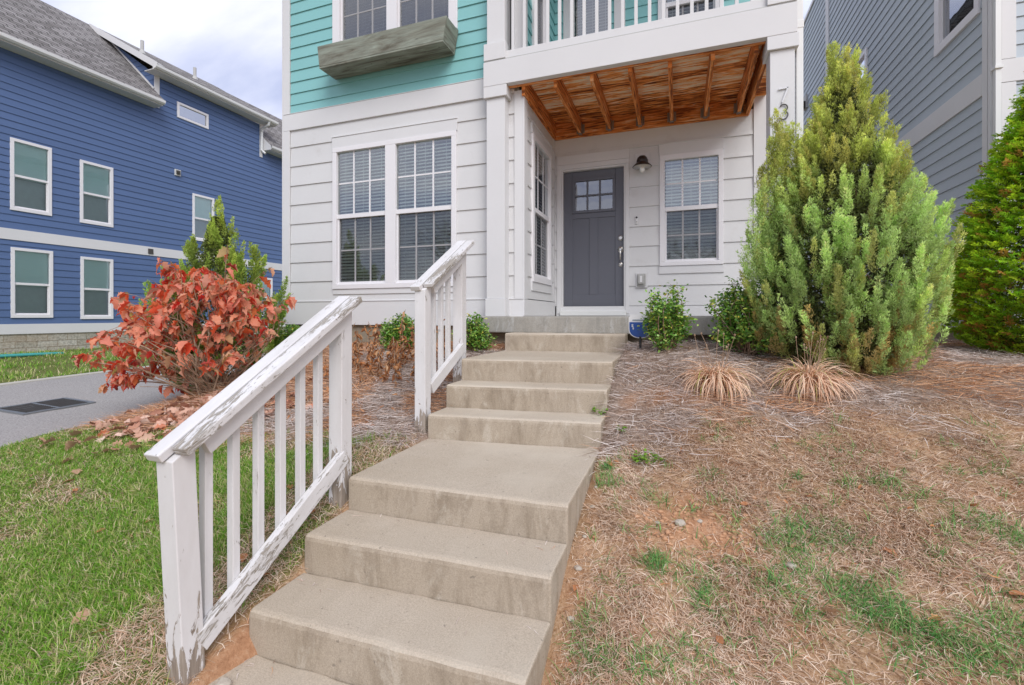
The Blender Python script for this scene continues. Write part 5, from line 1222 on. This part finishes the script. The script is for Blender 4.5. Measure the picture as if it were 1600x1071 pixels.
for (x, y), lb in zip([(.89,2.14),(1.16,2.36)], ['bright orange lobed leaf beside the dark green grass at the lower right', 'bright orange fallen leaf at the upper edge of the green patch on the right bank']):
    o = orap[0 if x < 1 else 1].copy(); COL.objects.link(o); o.location = (x, y, tz(x, y)+.035); o.rotation_euler = (.35,.1,random.uniform(0,6)); o.scale = (.62,.62,.62); tag(o, lb, 'leaf')
o = tanp[1].copy(); COL.objects.link(o); o.location = (.55, 2.09, tz(.55,2.09)+.03); o.rotation_euler = (.5,.2,2.3); o.scale = (.9,.6,.9); tag(o, 'curled tan leaf lying across the dark green grass on the right bank', 'leaf')
for p_ in tanp+rustp+orap: bpy.data.objects.remove(p_)
# leaf pile under the red shrub
n = 400; t_ = RNG.uniform(0, 1, n); X = -4.45+1.05*t_+RNG.normal(0,.20,n); Y = 2.72+.42*t_+RNG.normal(0,.17,n); keep = X > drive_edge(Y)+.06; X, Y = X[keep], Y[keep]; n = len(X)
v, q = leaf_mesh('oak', n, np.stack([X, Y, terrain(X, Y)+U(.005,.05,n)], 1), U(0,6.3,n), U(-.5,.35,n), U(.07,.13,n), U(.0,.7,n), U(-1.2,1.4,n), RNG.normal(0,.6,n))
tag(arrmesh('leaf_litter', v, F4=q, mat=M['litter']), kind='stuff')
n = 90; X = U(-4.6,-2.0,n); Y = U(2.9,4.0,n); v, q = leaf_mesh('curl', n, np.stack([X, Y, terrain(X, Y)+.02], 1), U(0,6.3,n), U(-.3,.3,n), U(.04,.08,n), U(.1,.7,n), U(-1,1.4,n), RNG.normal(0,.6,n))
tag(arrmesh('leaf_litter', v, F4=q, mat=M['deadleaf']), kind='stuff')
n = 130; X = U(-.45,3.0,n); Y = U(1.6,3.4,n); v, q = leaf_mesh('curl', n, np.stack([X, Y, terrain(X, Y)+.02], 1), U(0,6.3,n), U(-.3,.3,n), U(.015,.045,n), U(.1,.7,n), U(-1,1.4,n), RNG.normal(0,.6,n))
tag(arrmesh('leaf_litter', v, F4=q, mat=M['deadleaf']), kind='stuff')
def weed(x, y, r_, n, label, z=None):
    z = tz(x, y) if z is None else z; a = U(0,6.3,n); rr_ = r_*np.sqrt(U(0,1,n)); P = np.stack([x+rr_*np.cos(a), y+rr_*np.sin(a), z+U(.008,.045,n)], 1)
    v, q = leaf_mesh('oval', n, P, a+RNG.normal(0,.6,n), U(-.2,.6,n), U(.018,.034,n), U(0,.3,n), U(0,.6,n), RNG.normal(0,.3,n))
    w_ = thing('weed', (x, y, z), label, 'weed'); arrmesh('leaves', v, F4=q, mat=M['weed'], parent=w_, off=(x,y,z))
    s = MB()
    for i in range(max(4, n//5)): s.tube([(x, y, z-.01), tuple((np.array([x,y,z])+P[i])/2+np.array([0,0,.012])), tuple(P[i])], .0014, 4, cap=False)
    s.build('stems', M['weed'], w_, recalc=False)
weed(-.17, 2.96, .085, 110, 'bright green weed on the bank beside the landing of the steps')
weed(-.535, 3.44, .05, 34, 'tiny green weed on the right end of an upper concrete step', -.545+.004-.18)
weed(-.36, 3.28, .03, 18, 'tiny green sprig in the pine straw right of the upper steps')
def rock(x, y, s, mat, label, cat='stone', group=None, seed=0):
    random.seed(seed); bmx = bmesh.new(); bmesh.ops.create_icosphere(bmx, subdivisions=2, radius=s)
    for v in bmx.verts:
        k_ = 1+.5*(vnoise(np.array([v.co.x/s*1.3+seed]), np.array([v.co.y/s*1.3+v.co.z/s]), seed)[0]-.5); v.co *= k_; v.co.z *= .62; v.co.x *= 1.15
    me_ = bpy.data.meshes.new('stone'); bmx.to_mesh(me_); bmx.free(); me_.materials.append(mat); o = bpy.data.objects.new('stone', me_); COL.objects.link(o); o.location = (x, y, tz(x, y)+s*.25); o.rotation_euler = (0,0,seed*1.7)
    tag(o, label, cat, group)
rock(.01, 2.47, .030, M['pebble'], 'largest pale stone in the bare orange clay patch', seed=1)
rock(-.10, 2.46, .013, M['pebble'], 'small grey stone left of the largest stone in the clay patch', seed=2)
rock(.10, 2.50, .014, M['pebble'], 'small grey stone right of the largest stone in the clay patch', seed=3)
rock(.46, 2.31, .02, M['pebble'], 'pale stone beside the green tufts on the right bank', seed=4)
rock(-.28, 3.72, .022, M['pebble'], 'pale stone in the pine straw right of the upper steps', seed=5)
rock(-1.66, 1.33, .03, M['pebble'], 'stone in the bare soil at the foot of the lower railing', seed=6)
for i, (x, y, s_) in enumerate([(-.44,2.55,.014),(-.44,2.15,.016),(-.44,2.32,.012),(-.43,1.95,.015),(-.45,2.72,.011)]): rock(x, y, s_, M['pebble'], 'small pale stone in the soil along the right side of the steps', group='stones along the steps', seed=10+i)
# clay crumbs
n = 900; X = .08+RNG.normal(0,.19,n); Y = 2.47+RNG.normal(0,.12,n); cv, cq, o_ = [], [], 0
ico = bmesh.new(); bmesh.ops.create_icosphere(ico, subdivisions=1, radius=1); iv = np.array([tuple(v.co) for v in ico.verts]); it = np.array([[v.index for v in f.verts] for f in ico.faces]); ico.free()
for x, y in zip(X, Y): s_ = .002+.014*RNG.uniform(0,1)**3.5; cv.append(iv*RNG.uniform(.6,1.3,(1,3))*(1+RNG.normal(0,.28,(len(iv),1)))*s_*np.array([1.1,1,.7])+np.array([x, y, tz(x, y)+s_*.2])); cq.append(it+o_); o_ += len(iv)
tag(arrmesh('clay_rubble', np.concatenate(cv), F3=np.concatenate(cq), mat=M['clod']), kind='stuff')
# twig
tw = MB().tube(stem_curve((.20,2.32,tz(.20,2.32)+.01), (.29,2.24,tz(.29,2.24)+.015), .04, 5), .004, 6); tag(tw.build('twig', M['twig'], loc=(.24,2.28,tz(.24,2.28))), 'short dry twig below the bare clay patch', 'twig')
# yard sign
ys_ = thing('yard_sign', (-.335, 4.50, tz(-.335,4.50)), 'blue and white shield shaped yard sign on a black stake by the porch slab', 'sign')
FS = Frame((-.335, 4.50, 0), (1,0,0), (0,-1,0))
def shield(w, z0, z1, n=18):
    pts = [(-w, z1-.03), (-w+.02, z1), (w-.02, z1), (w, z1-.03), (w, (z0+z1)/2-.01)]
    for i in range(n+1):
        a = math.pi*i/n; pts.append((w*math.cos(a)*1.0, (z0+z1)/2-.02-((z1-z0)/2-.02)*math.sin(a)**.8))
    pts.append((-w, (z0+z1)/2-.01)); return pts
zs0, zs1 = -.208, .012
MB().extrude([FS(u,v,0) for u, v in shield(.105, zs0, zs1)], (0,.006,0)).build('sign_panel', M['plastic'], ys_)
bl = [(u,v) for u, v in shield(.098, zs0+.007, zs1) if v < -.06]; bl = [(.098,-.058)]+bl+[(-.098,-.058)]
MB().extrude([FS(u,v,.003) for u, v in bl], (0,.002,0)).build('sign_field', M['sign_blue'], ys_)
def text(body, u, v, size, mat, name):
    cu = bpy.data.curves.new('t', 'FONT'); cu.body = body; cu.size = size; cu.extrude = .0015; cu.offset = .0012
    o = bpy.data.objects.new('t', cu); COL.objects.link(o); bpy.context.view_layer.update()
    me_ = bpy.data.meshes.new_from_object(o.evaluated_get(bpy.context.evaluated_depsgraph_get())); bpy.data.objects.remove(o)
    for vv in me_.vertices: p = FS(u+vv.co.x, v+vv.co.y, .0045+vv.co.z); vv.co = p - ys_.location
    me_.materials.clear(); me_.materials.append(mat); o = bpy.data.objects.new(name, me_); COL.objects.link(o); o.parent = ys_
text('S', -.078, -.103, .036, M['plastic'], 'lettering'); text('S', -.068, -.125, .024, M['plastic'], 'lettering')
MB().box(-.07, .07, -.045, -.034, .001, .003, FS).build('lettering', M['sign_grey'], ys_)
MB().box(-.012, .012, tz(-.335,4.50)-.1, -.03, -.022, -.007, FS).build('stake', M['black'], ys_, bevel=.003)
MB().box(-.009, .009, tz(-.335,4.50)-.1, -.19, -.006, .006, FS).build('stake', M['black'], ys_, bevel=.003)
# teal hose on the far verge
hs_ = MB(); zg = tz(-13.7, 6.0)
for i in range(3): hs_.tube([(-13.9+.1*i,5.0,zg+.05),(-13.8+.1*i,5.8,zg+.05),(-13.75+.1*i,6.35,zg+.045),(-13.65+.07*i,6.75,zg+.04)], .03, 8)
tag(hs_.build('garden_hose', M['teal'], loc=(-13.8,5.8,zg)), 'teal hose lying on the grass by the blue house', 'hose')
# far wood behind the viewer, seen only in the windows
tv = MB(); random.seed(5)
def branch(p, d, L, r, dep):
    q = p + d*L; tv.tube([p, p.lerp(q,.5)+Vector((random.gauss(0,.03)*L,random.gauss(0,.03)*L,0)), q], [r, r*.8, r*.6], 4, cap=False)
    if dep:
        for i in range(3 if dep > 1 else 4):
            dd = (d + Vector((random.gauss(0,.5), random.gauss(0,.5), random.gauss(.15,.3)))).normalized(); branch(p.lerp(q, random.uniform(.55,1)), dd, L*random.uniform(.55,.78), r*.55, dep-1)
for i in range(9):
    x = -16+4.2*i+random.uniform(-1.5,1.5); y = -17-random.uniform(0,6); branch(Vector((x, y, -2)), Vector((0,0,1)), random.uniform(3,4.2), .19, 5)
tag(tv.build('treeline', M['bark'], loc=(0,-19,-2), recalc=False), kind='stuff')
# ---------------------------------------------------------------- camera, sky, sun
cam = bpy.data.cameras.new('camera'); co = bpy.data.objects.new('camera', cam); COL.objects.link(co); scene.camera = co
cam.sensor_width = 36; cam.lens = 36*730/1600; cam.shift_y = -41.5/1600; cam.clip_start = .05; cam.clip_end = 2000
co.location = (0,0,0); co.rotation_euler = (R(90), 0, R(19.6))
SUN_EL, SUN_AZ = 42, 142            # azimuth clockwise from +Y
wd = bpy.data.worlds.new('World'); scene.world = wd; wd.use_nodes = True; nt = wd.node_tree; nt.nodes.clear()
N = lambda t, **k: (lambda n: [setattr(n, a, b) for a, b in k.items()] and n or n)(nt.nodes.new(t))
sky = N('ShaderNodeTexSky', sky_type='NISHITA', sun_disc=False, sun_elevation=R(SUN_EL), sun_rotation=R(SUN_AZ), air_density=1.0, dust_density=1.0, ozone_density=1.0)
tc = N('ShaderNodeTexCoord'); sp = N('ShaderNodeSeparateXYZ'); nt.links.new(tc.outputs['Generated'], sp.inputs[0])
mz = N('ShaderNodeMath', operation='MAXIMUM'); nt.links.new(sp.outputs[2], mz.inputs[0]); mz.inputs[1].default_value = .03
ad = N('ShaderNodeMath', operation='ADD'); nt.links.new(mz.outputs[0], ad.inputs[0]); ad.inputs[1].default_value = .22
dx = N('ShaderNodeMath', operation='DIVIDE'); dy = N('ShaderNodeMath', operation='DIVIDE')
for d_, k in ((dx, 0), (dy, 1)): nt.links.new(sp.outputs[k], d_.inputs[0]); nt.links.new(ad.outputs[0], d_.inputs[1])
cb = N('ShaderNodeCombineXYZ'); nt.links.new(dx.outputs[0], cb.inputs[0]); nt.links.new(dy.outputs[0], cb.inputs[1])
mp = N('ShaderNodeMapping'); mp.inputs['Rotation'].default_value = (0,0,R(35)); mp.inputs['Scale'].default_value = (1.0,2.3,1); mp.inputs['Location'].default_value = (3.1,1.7,0); nt.links.new(cb.outputs[0], mp.inputs[0])
nz = N('ShaderNodeTexNoise'); nt.links.new(mp.outputs[0], nz.inputs['Vector']); nz.inputs['Scale'].default_value = .95; nz.inputs['Detail'].default_value = 7; nz.inputs['Roughness'].default_value = .52; nz.inputs['Distortion'].default_value = .25
cr = N('ShaderNodeValToRGB'); nt.links.new(nz.outputs[0], cr.inputs[0]); e = cr.color_ramp.elements
e[0].position = .38; e[0].color = (3.9,4.25,5.9,1); e[1].position = .60; e[1].color = (7.6,7.6,8.3,1)
ee = e.new(.49); ee.color = (5.6,5.8,7.1,1)
mx = N('ShaderNodeMix', data_type='RGBA'); mx.inputs[0].default_value = .86; nt.links.new(sky.outputs[0], mx.inputs[6]); nt.links.new(cr.outputs[0], mx.inputs[7])
bg = N('ShaderNodeBackground'); nt.links.new(mx.outputs[2], bg.inputs[0]); bg.inputs[1].default_value = .1
wo = N('ShaderNodeOutputWorld'); nt.links.new(bg.outputs[0], wo.inputs[0])
sun = bpy.data.lights.new('sun', 'SUN'); sun.energy = 1.5; sun.angle = R(35); sun.color = (1,.975,.945); so = bpy.data.objects.new('sun', sun); COL.objects.link(so)
az, el = R(SUN_AZ), R(SUN_EL); dv = Vector((math.sin(az)*math.cos(el), math.cos(az)*math.cos(el), math.sin(el))); so.rotation_euler = dv.to_track_quat('Z', 'Y').to_euler()
vs = scene.view_settings; vs.view_transform = 'Standard'; vs.look = 'None'; vs.gamma = 1; vs.exposure = .68; vs.use_curve_mapping = False
scene.cycles.max_bounces = 8; scene.cycles.transparent_max_bounces = 16; scene.cycles.use_denoising = True
